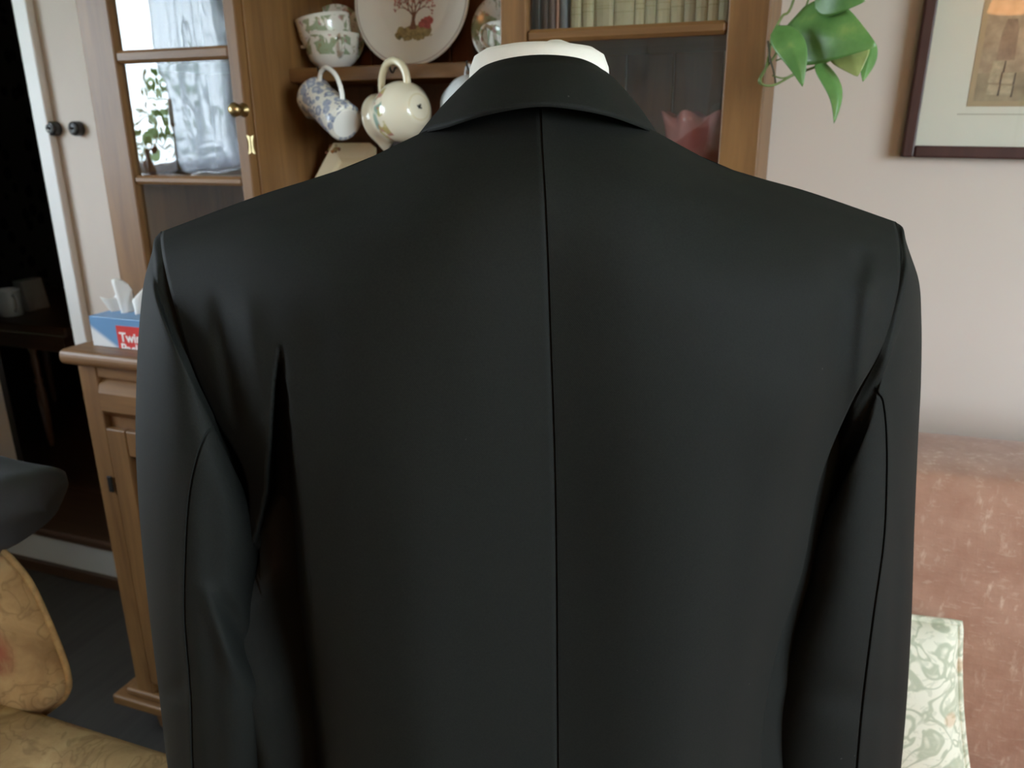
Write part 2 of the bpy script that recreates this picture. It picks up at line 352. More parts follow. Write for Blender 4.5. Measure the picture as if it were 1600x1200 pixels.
# back-wall door (seen mirrored in the cabinet glass)
dr = struct(boxo('door_1', (-1.45, YB, 0.0), (-0.62, YB+0.04, 2.02), M_white))
for zz in (0.25, 1.1):
    for xx in (-1.37, -0.99):
        bm = bmesh.new(); v = box(bm, (xx, YB+0.035, zz), (xx+0.29, YB+0.052, zz+0.72)); obj('door_panel', bm, M_trimside, dr, bevel=0.01)
bm = bmesh.new(); lathe(bm, [(0, 0.055), (0.02, 0.053), (0.028, 0.035), (0.018, 0.018), (0.012, 0.012), (0.026, 0.004), (0.026, 0)], Matrix.Translation((-0.69, YB+0.04, 1.02)) @ Matrix.Rotation(-PI/2, 4, 'X'), 20)
obj('door_knob', bm, M_black, dr, True)

# ------------------------------------------------------------------ the jacket on its stand
JA = YAW + math.radians(4.0)
Ju = np.array([math.cos(JA), math.sin(JA), 0]); Jv = np.array([-math.sin(JA), math.cos(JA), 0])
fh = np.array([-math.sin(YAW), math.cos(YAW), 0]); rh = np.array([math.cos(YAW), math.sin(YAW), 0])
JO = fh*0.56 + rh*0.022
def jp(px, py, v):                            # point of the garment measured in the photo, v metres before/behind its axis
    r = ray(px, py); t = (JO@Jv + v)/(r@Jv); p = r*t; return np.array([p[0], p[1], p[2]+EYE])
def juv(u, v, z): p = JO + Ju*u + Jv*v; return np.array([p[0], p[1], z])
def toJ(p): q = np.array([p[0], p[1], 0]) - JO; return q@Ju, q@Jv, p[2]
ROWS_C = [(846,150,-.055),(848,215,-.085),(853,300,-.110),(858,420,-.118),(862,540,-.120),(866,650,-.118),(869,760,-.114),(871,900,-.108),(872,1050,-.102),(873,1200,-.100),(874,1340,-.102),(874,1480,-.108)]
ROWS_L = [[(700,190,-.042),(550,258,-.018),(400,307,-.006),(252,362,.0)],
 [(700,238,-.075),(550,290,-.05),(400,330,-.03),(251,376,-.012)],
 [(700,312,-.105),(550,345,-.085),(400,375,-.062),(256,412,-.030)],
 [(705,425,-.122),(555,440,-.112),(410,458,-.088),(270,470,-.050)],
 [(710,543,-.126),(565,550,-.120),(425,560,-.098),(295,560,-.060)],
 [(715,650,-.126),(575,652,-.122),(445,655,-.100),(333,650,-.055)],
 [(720,760,-.123),(585,760,-.120),(470,760,-.098),(385,750,-.045)],
 [(725,900,-.117),(600,900,-.114),(490,898,-.092),(392,885,-.035)],
 [(730,1050,-.110),(615,1050,-.108),(520,1050,-.085),(455,1050,-.030)],
 [(735,1200,-.107),(630,1200,-.104),(540,1200,-.080),(480,1200,-.030)],
 [(730,1340,-.110),(620,1340,-.105),(525,1340,-.080),(460,1340,-.030)],
 [(725,1480,-.116),(610,1480,-.112),(510,1480,-.085),(440,1480,-.030)]]
ROWS_R = [[(990,190,-.042),(1125,258,-.018),(1265,300,-.006),(1398,346,.0)],
 [(990,236,-.075),(1125,283,-.05),(1265,322,-.03),(1403,364,-.012)],
 [(990,308,-.105),(1125,335,-.085),(1270,370,-.062),(1407,402,-.030)],
 [(990,420,-.122),(1130,435,-.112),(1275,450,-.088),(1402,460,-.050)],
 [(995,540,-.126),(1130,545,-.120),(1265,550,-.098),(1377,545,-.060)],
 [(1000,650,-.126),(1120,650,-.122),(1240,645,-.105),(1328,635,-.065)],
 [(1000,760,-.123),(1110,760,-.120),(1210,755,-.102),(1282,750,-.060)],
 [(1000,900,-.117),(1100,900,-.114),(1190,898,-.095),(1253,895,-.050)],
 [(990,1050,-.110),(1080,1050,-.108),(1155,1050,-.090),(1207,1045,-.045)],
 [(985,1200,-.107),(1070,1200,-.104),(1140,1200,-.085),(1190,1200,-.040)],
 [(990,1340,-.110),(1080,1340,-.105),(1155,1340,-.085),(1210,1340,-.040)],
 [(1000,1480,-.116),(1095,1480,-.112),(1175,1480,-.085),(1235,1480,-.040)]]
def sstep(a, b, x): t = np.clip((x-a)/(b-a), 0, 1); return t*t*(3-2*t)
def dense(net, nr, nc):
    rows = [catmull(r, nc) for r in net]; cols = [catmull([r[k] for r in rows], nr) for k in range(len(rows[0]))]
    return np.array(cols).transpose(1, 0, 2)                     # rows x cols x (px,py,v)
def folds_left(x, y, v):
    xr = 440+(y-530)*0.115; xl = np.interp(y, [530, 600, 700, 770, 850, 900, 950], [438, 430, 424, 419, 400, 378, 250])
    A = np.interp(y, [526, 560, 620, 700, 800, 1200], [0, .016, .042, .072, .088, .085])
    w1 = np.interp(y, [530, 700, 900, 1200], [4, 9, 20, 40])
    v = v + A*sstep(0, 1, (xr-x)/w1)*sstep(-2, 7, x-xl)
    v = v + .007*np.exp(-((x-(348+(y-520)*.16))/13)**2)*sstep(440, 540, y)*(1-sstep(620, 690, y))
    v = v - .004*np.exp(-((x-(392+(y-520)*.13))/18)**2)*sstep(430, 540, y)*(1-sstep(640, 760, y))
    v = v + .003*np.exp(-((x-(495+(y-500)*.02))/30)**2)*sstep(430, 560, y)
    v = v - .0025*np.exp(-((x-640-(y-700)*.05)/70)**2)*sstep(560, 900, y)
    return v
def folds_right(x, y, v):
    v = v - .006*np.exp(-((x-(1352-(y-520)*.10))/15)**2)*sstep(400, 470, y)*(1-sstep(600, 690, y))
    v = v + .005*np.exp(-((x-(1308-(y-520)*.10))/26)**2)*sstep(370, 470, y)*(1-sstep(640, 760, y))
    v = v + .003*np.exp(-((x-1345)/14)**2)*sstep(380, 400, y)*(1-sstep(420, 450, y))
    v = v - .004*np.exp(-((x-1255+(y-700)*.14)/22)**2)*sstep(640, 760, y)
    v = v + .003*np.exp(-((x-1170+(y-700)*.1)/40)**2)*sstep(560, 800, y)
    v = v - .0025*np.exp(-((x-1010)/80)**2)*sstep(520, 900, y)
    return v
jk = thing('suit_jacket', 'black tailored suit jacket seen from behind, worn on a white dress form', 'jacket', (float(JO[0]), float(JO[1]), 0.68))
front_src = {}
for side, RW, ff in ((-1, ROWS_L, folds_left), (1, ROWS_R, folds_right)):
    net = [[c]+list(r) for c, r in zip(ROWS_C, RW)]
    D = dense(net, 14, 26); x, y, v = D[..., 0], D[..., 1], D[..., 2]
    v = ff(x, y, v)
    s = np.linspace(0, 1, D.shape[1])[None, :]*np.ones_like(x)
    G = np.array([[jp(x[i, j], y[i, j], v[i, j]) for j in range(D.shape[1])] for i in range(D.shape[0])])
    # centre seam: the edge of each panel turns in
    inn = Jv[None, :]
    curl = np.array([juv(0, 0, 0)*0 + Jv*0.009]); first = G[:, :1] + Jv*0.010
    if side < 0:
        G[:, 0] += Jv*0.0030 + Ju*0.0016; first = G[:, :1] + Jv*0.006 + Ju*0.004
    last = G[:, -1:] + Jv*0.012 - Ju*side*0.006                 # armhole allowance
    # wrap under the arm to the front
    side_u = []
    e1 = G[:, :1]*.88+G[:, 1:2]*.12; e0 = G[:, :1]+Jv*.0010+Ju*(.0008 if side < 0 else 0)
    G2 = np.concatenate([first, e0, G[:, :1], e1, G[:, 1:], last], axis=1)
    bm = bmesh.new(); gridbm(bm, G2)
    obj('back_panel', bm, M_jacket, jk, True)
    # front half: the same outline carried round the body
    NF = 16; F = []
    for i in range(G.shape[0]):
        t = i/(G.shape[0]-1); row = []
        ub, vb, zb = toJ(G[i, -1]); uc, vc, zc = toJ(G[i, 0])
        for k in range(NF+1):
            q = k/NF
            if q < 0.3:
                a = q/0.3; row.append(juv(ub+side*(0.058 if side > 0 else 0.022)*math.sin(min(1, a*1.4)*PI/2*(1 if a < .72 else (1-a)/.28*.9+.1))*float(sstep(.42, .56, t)), vb+0.012+(-2*vb*0.9-0.012)*a*min(1, 0.02+t*8), zb))
            else:
                a = (q-0.3)/0.7; ucut = side*np.interp(t, [0, .15, .5, 1], [.085, .075, .002, -.01])
                jm = next((jj for jj in range(G.shape[1]) if side*toJ(G[i, jj])[0] >= side*ucut), 0) if t < .5 else 0
                j = max(jm, int(round((1-a)*(G.shape[1]-1)))); u_, v_, z_ = toJ(G[i, j]); vv = -0.9*v_ if i > 0 else v_
                u_ = max(u_, ucut) if side > 0 else min(u_, ucut)
                row.append(juv(u_, v_ + (vv-v_)*min(1, 0.02+t*8), z_))
        F.append(row)
    bm = bmesh.new(); gridbm(bm, F); obj('front_panel', bm, M_jacket, jk, True)

def sleeve(side, seam, cap, rings, seam_c, turn):
    # seam: px,py,v at angles 0,45,90,135,180 (outer top, back, armpit); rings: y_out,y_in,x_out,x_in,vc,b
    base = np.array(sorted(set(list(np.linspace(0, 2*PI, 121)[:-1]) + [seam_c+d for d in (-.10,-.06,-.03,-.018,-.009,0,.009,.018,.03,.06,.10)])))
    ang = [0, PI/4, PI/2, 3*PI/4, PI]
    def seam_pt(a, seam):
        b = a if a <= PI else 2*PI-a
        p = np.array([np.interp(b, ang, [q[k] for q in seam]) for k in range(3)])
        if a > PI: p[2] = 0.006 - p[2]*0.9
        return p
    # smooth the interpolated seam loop
    S = np.array([seam_pt(a, seam) for a in base]); K = np.array([seam_pt(a, cap) for a in base])
    for _ in range(3): S = (np.roll(S, 1, 0)+2*S+np.roll(S, -1, 0))/4
    for _ in range(9): K = (np.roll(K, 1, 0)+2*K+np.roll(K, -1, 0))/4
    S[:, 2] += 0.0012
    net = [S, K]
    for (yo, yi, xo, xi, vc, b), tw in zip(rings, turn):
        c = np.cos(base-tw); sn = np.sin(base-tw)
        net.append(np.stack([(xo+xi)/2+(xo-xi)/2*c, (yo+yi)/2+(yo-yi)/2*c, vc-b*np.sign(sn)*np.abs(sn)**0.9], 1))
    cols = np.array([catmull([r[k] for r in net], 12) for k in range(len(base))]).transpose(1, 0, 2)
    R, n = cols.shape[:2]; G = np.zeros((R, n, 3))
    for i in range(R):
        for k in range(n):
            px, py, v = cols[i, k]
            if side < 0:
                # elbow drag lines on the left sleeve
                v += .011*math.exp(-((px-372-(py-985)*.45)/19)**2)*float(sstep(915, 965, py)*(1-sstep(1010, 1080, py)))
                v -= .007*math.exp(-((px-345-(py-985)*.3)/16)**2)*float(sstep(900, 950, py)*(1-sstep(1010, 1090, py)))
                v += .004*math.exp(-((py-(1085-(px-260)*.5))/16)**2)*float(1-sstep(285, 300, px))
                v += .003*math.exp(-((px-(330+(py-800)*.02))/20)**2)*float(sstep(700, 800, py))
            else:
                v += .004*math.exp(-((px-1400+(py-900)*.03)/12)**2)*float(sstep(760, 860, py))
                v += .004*math.exp(-((py-(1085+(px-1300)*.2))/30)**2)
            G[i, k] = jp(px, py, v)
    ctr = G.mean(1, keepdims=True); dirn = G-ctr; dirn[..., 2] = 0; L_ = np.linalg.norm(dirn, axis=2, keepdims=True)+1e-6; dirn /= L_
    da = base-seam_c; prof = -0.0022*np.exp(-(da/0.011)**2) + 0.0012*np.exp(-(da/0.10)**2)*(da*seam_side(side) > 0)
    fade = np.clip((np.arange(R)-9)/10, 0, 1)
    G += dirn*(prof[None, :, None]*fade[:, None, None])
    rope = np.exp(-((np.arange(R)-7)/5.0)**2)[:, None, None]*0.002     # the sleeve head stands a little proud
    G += dirn*rope
    # roll the first ring inward so that the join reads as a seam
    inner = G[0] + (ctr[0]-G[0])*0.10 + np.array([Ju*(-side)*0.004])
    cuff = G[-1] + (ctr[-1]-G[-1])*0.06; cuff2 = cuff + np.array([0, 0, 0.03])
    G = np.concatenate([inner[None], G, cuff[None], cuff2[None]], 0)
    bm = bmesh.new(); gridbm(bm, G, True)
    return obj('sleeve', bm, M_jacket, jk, True)
def seam_side(s): return -1
sleeve(-1, [(252,357,.0),(257,412,-.031),(296,562,-.061),(336,655,-.057),(392,765,.0)],
 [(240,380,.0),(243,434,-.037),(284,580,-.066),(331,678,-.063),(390,785,.0)],
 [(440,775,225,386,.000,.078),(515,800,217,395,.000,.084),(600,835,213,402,.000,.086),(700,875,212,404,.002,.086),(820,925,219,398,.004,.083),(950,1000,232,404,.008,.079),(1080,1105,248,430,.015,.074),(1200,1215,262,428,.025,.070),(1350,1360,285,432,.04,.066),(1500,1505,315,436,.055,.062)], 2.12, [.2,.38,.55,.68,.76,.90,1.02,1.1,1.15,1.2])
sleeve(1, [(1398,342,.0),(1409,400,-.031),(1378,546,-.059),(1331,637,-.050),(1288,760,.010)],
 [(1411,360,.0),(1421,420,-.033),(1389,566,-.059),(1336,664,-.046),(1290,785,.015)],
 [(440,800,1436,1305,.014,.070),(510,815,1440,1285,.018,.074),(600,840,1439,1268,.022,.076),(700,875,1434,1255,.024,.077),(820,925,1429,1245,.026,.076),(950,1000,1425,1222,.026,.073),(1080,1105,1418,1200,.030,.070),(1200,1215,1408,1188,.036,.067),(1350,1360,1392,1190,.045,.064),(1500,1505,1375,1195,.055,.060)], 1.90, [.35,.55,.70,.80,.82,.74,.70,.70,.70,.70])

# collar: stand, fall and lapels round the neck
CT = [(690,330,.085),(718,200,.060),(737,128,.012),(752,109,-.022),(795,96,-.046),(850,91,-.053),(905,96,-.046),(940,110,-.022),(955,126,.008),(962,190,.050),(975,330,.085)]
CB = [(600,420,.105),(625,270,.045),(650,216,-.020),(700,199,-.064),(765,179,-.083),(845,167,-.089),(925,176,-.083),(985,193,-.064),(1031,216,-.022),(1036,250,.030),(1050,420,.105)]
ct, cb = catmull(CT, 10), catmull(CB, 10); G = []
for a, b in zip(ct, cb):
    row = []
    ctr3 = juv(toJ(jp(846, 100, 0))[0], 0.012, 0)
    A, B = jp(*a), jp(*b)
    def outw(p, d): q = p-ctr3; q[2] = 0; return p+q/np.linalg.norm(q)*d
    inn1 = outw(A, -0.005); inn1[2] -= 0.002; inn2 = outw(A, -0.006); inn2[2] -= 0.032
    row = [inn2, inn1, outw(A, -0.002)+np.array([0, 0, 0.0022])]
    for k in range(1, 9):
        t = k/8; row.append(outw(A+(B-A)*t, 0.003*math.sin(PI*t)+0.0015*(1-t)))
    bb = outw(B, -0.004); bb[2] += 0.001; row.append(bb)
    row.append(outw(A+(B-A)*0.8, -0.004))
    G.append(row)
bm = bmesh.new(); gridbm(bm, G); obj('collar', bm, M_jacket, jk, True)
for side in (-1, 1):                           # lapels lie on the front panels
    bm = bmesh.new(); pts = [juv(side*0.062, 0.075, EYE-0.06), juv(side*0.125, 0.112, EYE-0.10), juv(side*0.115, 0.125, EYE-0.15), juv(side*0.006, 0.132, EYE-0.42), juv(side*0.03, 0.118, EYE-0.2)]
    prism(bm, pts, Jv*0.004); obj('lapel', bm, M_jacket, jk, False, bevel=0.001)

# dress form
nk = toJ(jp(842, 100, 0.012)); NU, NV = nk[0], 0.012
df = thing('dress_form', 'off-white fabric dress form whose neck rises above the black collar', 'mannequin', (float(juv(NU, NV, 0)[0]), float(juv(NU, NV, 0)[1]), 0.0))
TM = Matrix(((Ju[0], Jv[0], 0, juv(NU, NV, 0)[0]), (Ju[1], Jv[1], 0, juv(NU, NV, 0)[1]), (0, 0, 1, 0), (0, 0, 0, 1)))
zt = jp(845, 70, 0.0)[2]
bm = bmesh.new(); lathe(bm, [(0, zt+.0015), (.022, zt+.001), (.036, zt-.0015), (.0435, zt-.006), (.0468, zt-.014), (.0480, zt-.028), (.0484, zt-.055), (.052, zt-.085), (.06, zt-.105)], TM, 56, 1.0, 1.08)
obj('neck', bm, M_calico, df, True)
bm = bmesh.new(); lathe(bm, [(0, zt+.0032), (.004, zt+.0030), (.010, zt+.0008)], TM @ Matrix.Translation((0.010, -0.01, 0)), 16); obj('neck_cap_tuft', bm, M_calico, df, True)
bm = bmesh.new(); lathe(bm, [(.05, zt-.1), (.075, zt-.115), (.11, zt-.15), (.125, zt-.20), (.13, zt-.28), (.12, zt-.38), (.108, zt-.48), (.12, zt-.58), (.125, zt-.64), (0, zt-.645)], TM, 48, 1.05, 0.55); obj('torso', bm, M_calico, df, True)
bm = bmesh.new(); lathe(bm, [(.014, .03), (.014, zt-.6)], TM, 16); obj('pole', bm, M_iron, df, True)
bm = bmesh.new(); lathe(bm, [(0, 0), (.15, 0), (.15, .012), (.14, .02), (.03, .03), (.014, .04), (0, .04)], TM, 40); obj('base', bm, M_iron, df, True)

# ------------------------------------------------------------------ the dresser: base cabinet
BX0, BX1, BY = -1.315, -0.07, 1.10
ZT = Z_at(91, 546, 1.078)
db = thing('dresser_cabinet', 'pine dresser base with bullnose top, drawers and panelled doors beside the doorway', 'cabinet', (-0.69, 1.33, 0))
bm = bmesh.new(); box(bm, (BX0-0.021, 1.075, ZT-0.03), (BX1+0.03, 1.545, ZT)); obj('worktop', bm, M_woodx, db, bevel=0.012, bseg=4)
bm = bmesh.new(); box(bm, (BX0, BY+0.012, 0.13), (BX1, 1.54, ZT-0.03)); obj('carcass', bm, M_woodz, db, bevel=0.002)
for xx in (BX0, BX1-0.04): boxo('corner_post', (xx, BY, 0.10), (xx+0.045, BY+0.02, ZT-0.032), M_woodz, db)
ZD0, ZD1 = Z_at(205, 652, BY)-0.01, Z_at(145, 592, BY)
boxo('top_rail', (BX0+0.045, BY+0.002, ZD1+0.004), (BX1-0.04, BY+0.018, ZT-0.032), M_woodx, db)
nb = 3; wbay = (BX1-BX0-0.085)/nb
for k in range(nb):
    x0 = BX0+0.045+wbay*k+0.003; x1 = x0+wbay-0.006
    bm = bmesh.new(); frustum(bm, (x0-.012, BY-0.014, ZD0), (x1, BY+0.013, ZD1), 'y', 0.022); d = obj('drawer', bm, M_woodx, db)
    bm = bmesh.new(); lathe(bm, [(0, .03), (.012, .028), (.016, .02), (.009, .008), (.012, 0)], Matrix.Translation(((x0+x1)/2, BY-0.01, (ZD0+ZD1)/2)) @ Matrix.Rotation(PI/2, 4, 'X'), 20); obj('knob', bm, M_brass, d, True)
    z0, z1 = 0.15, ZD0-0.02; st = 0.05
    bm = bmesh.new()
    for a, b in (((x0, z0), (x0+st, z1)), ((x1-st, z0), (x1, z1)), ((x0+st, z0), (x1-st, z0+0.07)), ((x0+st, z1-0.055), (x1-st, z1))): box(bm, (a[0], BY-0.004, a[1]), (b[0], BY+0.013, b[1]))
    d = obj('cupboard_door', bm, M_woodz, db, bevel=0.003)
    bm = bmesh.new(); frustum(bm, (x0+st, BY+0.003, z0+0.07), (x1-st, BY+0.016, z1-0.055), 'y', 0.03); obj('door_panel', bm, M_woodz, d)
    bm = bmesh.new(); kx, kz = x0-.012, Z_at(175, 755, BY); box(bm, (kx-.006, BY-.007, kz-.018), (kx+.006, BY-.003, kz+.018)); obj('escutcheon', bm, M_iron, d, bevel=.003)
bm = bmesh.new(); box(bm, (BX0-0.062, BY-0.018, 0.075), (BX1+0.02, 1.54, 0.10)); box(bm, (BX0-0.03, BY-0.006, 0.10), (BX1+0.008, 1.54, 0.118)); obj('plinth', bm, M_woodx, db, bevel=0.006, bseg=3)
for fx in (BX0+0.06, BX1-0.06):
    for fy in (BY+0.05, 1.48):
        bm = bmesh.new(); lathe(bm, [(0, 0), (.028, 0), (.045, .02), (.048, .04), (.04, .06), (.03, .076)], Matrix.Translation((fx, fy, 0)), 24); obj('bun_foot', bm, M_woodz, db, True)

# ------------------------------------------------------------------ the dresser: glazed hutch
HF = 1.25; HX0 = X_at(181, 315, HF); HP0 = X_at(398, 200, HF); HP1 = X_at(788, 30, HF); HX1 = X_at(1189, 200, HF); HB = 1.54; HT = 1.98
SHF = 1.368; SZ1 = Z_at(459, 107, SHF); SZ0 = Z_at(457, 129, SHF)
hu = thing('dresser_hutch', 'pine hutch with two glazed doors either side of open china shelves', 'cabinet', (-0.69, 1.40, ZT))
T = 0.02
for x in (HX0, HX1-T): boxo('side_panel', (x, HF+0.004, ZT+0.001), (x+T, HB, HT), M_woodz, hu)
boxo('partition', (HP0-T, HF, ZT+0.001), (HP0+0.002, HB, HT), M_woodz, hu); boxo('partition', (HP1+0.004, HF, ZT+0.001), (HP1+0.004+T, HB, HT), M_woodz, hu)
boxo('cornice', (HX0-0.03, HF-0.04, HT), (HX1+0.03, HB, HT+0.05), M_woodx, hu, bevel=0.012)
nbd = 14; bw = (HX1-HX0)/nbd
for k in range(nbd): boxo('back_board', (HX0+k*bw+0.001, HB, ZT+0.001), (HX0+(k+1)*bw-0.001, HB+0.008, HT), M_board, hu, bevel=0.0025)
SH = []
for z0, z1 in ((SZ0, SZ1), (ZT+0.17, ZT+0.19), (SZ1+0.36, SZ1+0.38)): SH.append(boxo('china_shelf', (HP0+0.002, SHF, z0), (HP1+0.004, HB, z1), M_woodx, hu))
def zrail(a, b): return (Z_at(*a, HF-0.01), Z_at(*b, HF-0.01))
def glazed(x0, x1, gx0, gx1, rails, zb, zt_, knobside):
    fy0, fy1 = HF-0.022, HF-0.001
    bm = bmesh.new()
    for a, b in (((x0, zb), (gx0, zt_)), ((gx1, zb), (x1, zt_)), ((gx0, zb), (gx1, zb+0.05)), ((gx0, zt_-0.05), (gx1, zt_))): box(bm, (a[0], fy0, a[1]), (b[0], fy1, b[1]))
    d = obj('glazed_door', bm, M_woodz, hu, bevel=0.002)
    zs = [zb+0.05] + [z for r in sorted(rails) for z in r] + [zt_-0.05]
    for r in rails:
        bm = bmesh.new(); v = box(bm, (gx0, fy0+0.001, r[0]), (gx1, fy1-0.001, r[1]))
        obj('glazing_bar', bm, M_woodx, d, bevel=0.005, bseg=1)
    for a, b in zip(zs[::2], zs[1::2]): boxo('glass_pane', (gx0-0.003, HF-0.010, a-0.003), (gx1+0.003, HF-0.007, b+0.003), M_pane, d, bevel=0)
    return d
gl0 = X_at(186, 40, HF); gl1 = X_at(366, 60, HF)
rl = [tuple(sorted(zrail((280, 75), (280, 96)))), tuple(sorted(zrail((290, 274.5), (290, 288.5)))), ]
rl.append((rl[1][0]-(rl[0][0]-rl[1][1])-0.017, rl[1][0]-(rl[0][0]-rl[1][1]))); rl.append((rl[0][1]+(rl[0][0]-rl[1][1]), rl[0][1]+(rl[0][0]-rl[1][1])+0.017))
dl = glazed(HX0+0.001, HP0-0.0005, gl0, gl1, rl, ZT+0.003, HT-0.003, 1)
gr0 = X_at(829, 50, HF); gr1 = X_at(1139, 45, HF)
rr = [tuple(sorted(zrail((984, 39.5), (984, 61)))), ]; hh = 0.34
rr += [(rr[0][0]+hh, rr[0][1]+hh), (rr[0][0]-hh, rr[0][1]-hh)]
dr2 = glazed(HP1+0.001, HX1, gr0, gr1, rr, ZT+0.003, HT-0.003, -1)
kp = at(381, 172, HF-0.024)
bm = bmesh.new(); lathe(bm, [(0, .034), (.008, .033), (.0125, .026), (.010, .016), (.006, .011), (.006, .005), (.012, .002), (.012, 0)], Matrix.Translation(kp) @ Matrix.Rotation(PI/2, 4, 'X'), 24); obj('door_knob', bm, M_brass, dl, True, 'aged brass door knob')
ep = at(396, 226, HF-0.0225); bm = bmesh.new()
for s in (-1, 1):
    pts = [(s*.0012, .014), (s*.0075, .0165), (s*.0045, .006), (s*.0045, -.006), (s*.0075, -.0165), (s*.0012, -.014)]
    prism(bm, [Vector((ep[0]+p[0]-0.004, ep[1], ep[2]+p[1])) for p in (pts if s > 0 else pts[::-1])], (0, -0.002, 0))
obj('escutcheon', bm, M_brightbrass, dl, False, 'bright brass butterfly-shaped escutcheon')
# shelves inside the glazed cupboards line up with the glazing bars
for r in rl: boxo('cupboard_shelf', (HX0+T, HF+0.03, r[0]), (HP0-T, HB, r[1]), M_woodx, hu)
for r in rr: boxo('cupboard_shelf', (HP1+T+0.004, HF+0.004, r[0]+0.003), (HX1-T, HB, r[1]-0.001), M_woodx, hu)
def hook(px, py):
    x = at(px, py, SHF)[0]; z = SZ1-0.006
    pts = [(x, SHF+0.002, z), (x, SHF-0.006, z), (x, SHF-0.011, z-0.006), (x, SHF-0.018, z-0.008), (x, SHF-0.024, z-0.003), (x, SHF-0.025, z+0.006)]
    bm = bmesh.new(); tube(bm, catmull(pts, 5), 0.0016, 8); obj('cup_hook', bm, M_iron, hu, True); return Vector((x, SHF-0.018, z-0.006))

# ------------------------------------------------------------------ china on the shelves
def frame_from(zdir, hint):
    z = Vector(zdir).normalized(); x = Vector(hint); x = (x-z*x.dot(z)).normalized(); y = z.cross(x)
    return Matrix(((x.x, y.x, z.x), (x.y, y.y, z.y), (x.z, y.z, z.z))).to_4x4()
def vessel(name, label, cat, prof, wall, base, zdir, hint, mat, handle, hr, spout=0.0, seg=48, group=None, rimmat=None, hflat=1.0):
    # local: axis +Z from the base, handle on the +X side
    t = thing(name, label, cat, tuple(base), group); t.rotation_euler = frame_from(zdir, hint).to_euler()
    inner = [(max(0.001, r-wall), z) for r, z in prof if z > wall][::-1] + [(0, wall)]
    full = [(0, prof[0][1])] + list(prof) + [(prof[-1][0]-wall*0.5, prof[-1][1]+wall*0.4)] + inner
    bm = bmesh.new(); lathe(bm, full, Matrix(), seg)
    H = prof[-1][1]
    if spout:
        for v in bm.verts:
            k = float(sstep(0.62, 1.0, v.co.z/H)); a = math.atan2(v.co.y, -v.co.x)
            g = math.exp(-(a/0.42)**2)*k; v.co.x -= spout*g; v.co.z += spout*0.35*g; v.co.y *= 1-0.25*g
    bmesh.ops.recalc_face_normals(bm, faces=bm.faces); me = bpy.data.meshes.new('body')
    for f in bm.faces: f.smooth = True
    bm.to_mesh(me); bm.free(); b = link('body', me, mat, t)
    if handle:
        bm = bmesh.new(); tube(bm, catmull([(x, 0, z) for x, z in handle], 8), hr, 12, True, hflat); bmesh.ops.recalc_face_normals(bm, faces=bm.faces)
        me = bpy.data.meshes.new('handle')
        for f in bm.faces: f.smooth = True
        bm.to_mesh(me); bm.free(); link('handle', me, rimmat or mat, t)
    return t
def sprig_china():
    m, nt, N, L, p = nodes('blue_sprig_china'); v = coords(nt); col = (0.76, 0.74, 0.66)
    for sc2, lo, c, a in ((58, .60, (.26, .31, .43), .85), (105, .36, (.16, .19, .31), .8), (58, .30, (.60, .62, .64), .8)):
        vo = nt.nodes.new('ShaderNodeTexVoronoi'); vo.inputs['Scale'].default_value = sc2; L.new(v, vo.inputs['Vector'])
        wob = mathn(nt, 'ADD', vo.outputs['Distance'], mathn(nt, 'MULTIPLY', noise(nt, v, 300, 1), .22))
        col = mix(nt, mathn(nt, 'MULTIPLY', ramp(nt, wob, [(lo, (1, 1, 1)), (lo+.06, (0, 0, 0))]), a), col, c)
    L.new(col, p.inputs['Base Color']); p.inputs['Roughness'].default_value = .18; p.inputs['Coat Weight'].default_value = .4; p.inputs['Coat Roughness'].default_value = .05; return m
M_blueflor = sprig_china()
def fruit_china():
    m, nt, N, L, p = nodes('cream_fruit_china'); v = coords(nt); sp = nt.nodes.new('ShaderNodeSeparateXYZ'); L.new(v, sp.inputs[0])
    band = mathn(nt, 'MULTIPLY', mathn(nt, 'GREATER_THAN', sp.outputs[2], 0.040), mathn(nt, 'LESS_THAN', sp.outputs[2], 0.085))
    col = (0.80, 0.74, 0.58)
    for i, (c, sc2) in enumerate((((0.10, 0.27, 0.22), 30), ((0.42, 0.13, 0.10), 42), ((0.50, 0.44, 0.16), 36))):
        n = noise(nt, coords(nt, (1+i*.2, 1, 1)), sc2, 1); col = mix(nt, mathn(nt, 'MULTIPLY', mathn(nt, 'MULTIPLY', ramp(nt, n, [(.56, (0, 0, 0)), (.6, (1, 1, 1))]), band), .8), col, c)
    L.new(col, p.inputs['Base Color']); p.inputs['Roughness'].default_value = .15; p.inputs['Coat Weight'].default_value = .4; p.inputs['Coat Roughness'].default_value = .04; return m
M_fruit = fruit_china()
h1 = hook(508, 104); h2 = hook(619, 101); h3 = hook(738, 96)
# blue sprigged jug
q0, q1 = at(541, 193, 1.305), at(481, 141, 1.355); ax1 = Vector(q1-q0).normalized(); hv = Vector((.62, -.25, .75)); hv = (hv-ax1*hv.dot(ax1)).normalized()
prof = [(.030, 0), (.034, .002), (.0345, .01), (.0335, .05), (.0325, .085), (.034, .105), (.036, .112)]
top1 = Vector((.064, 0, .074))
b1 = Vector(q0)
jug1 = vessel('milk_jug', 'small white jug with blue flowers hanging by its handle from a hook', 'jug', prof, .003, b1, ax1, hv, M_blueflor,
 [(.030, .104), (.046, .106), (.060, .096), (.064, .080), (.062, .060), (.052, .042), (.040, .030), (.030, .026)], .0042, .012, group=None, rimmat=M_whitechina)
bm = bmesh.new(); lathe(bm, [(0, -.0005), (.026, -.0005), (.029, .001)], Matrix(), 40)
me = bpy.data.meshes.new('base_ring'); bm.to_mesh(me); bm.free(); link('base_ring', me, M_whitechina, jug1)
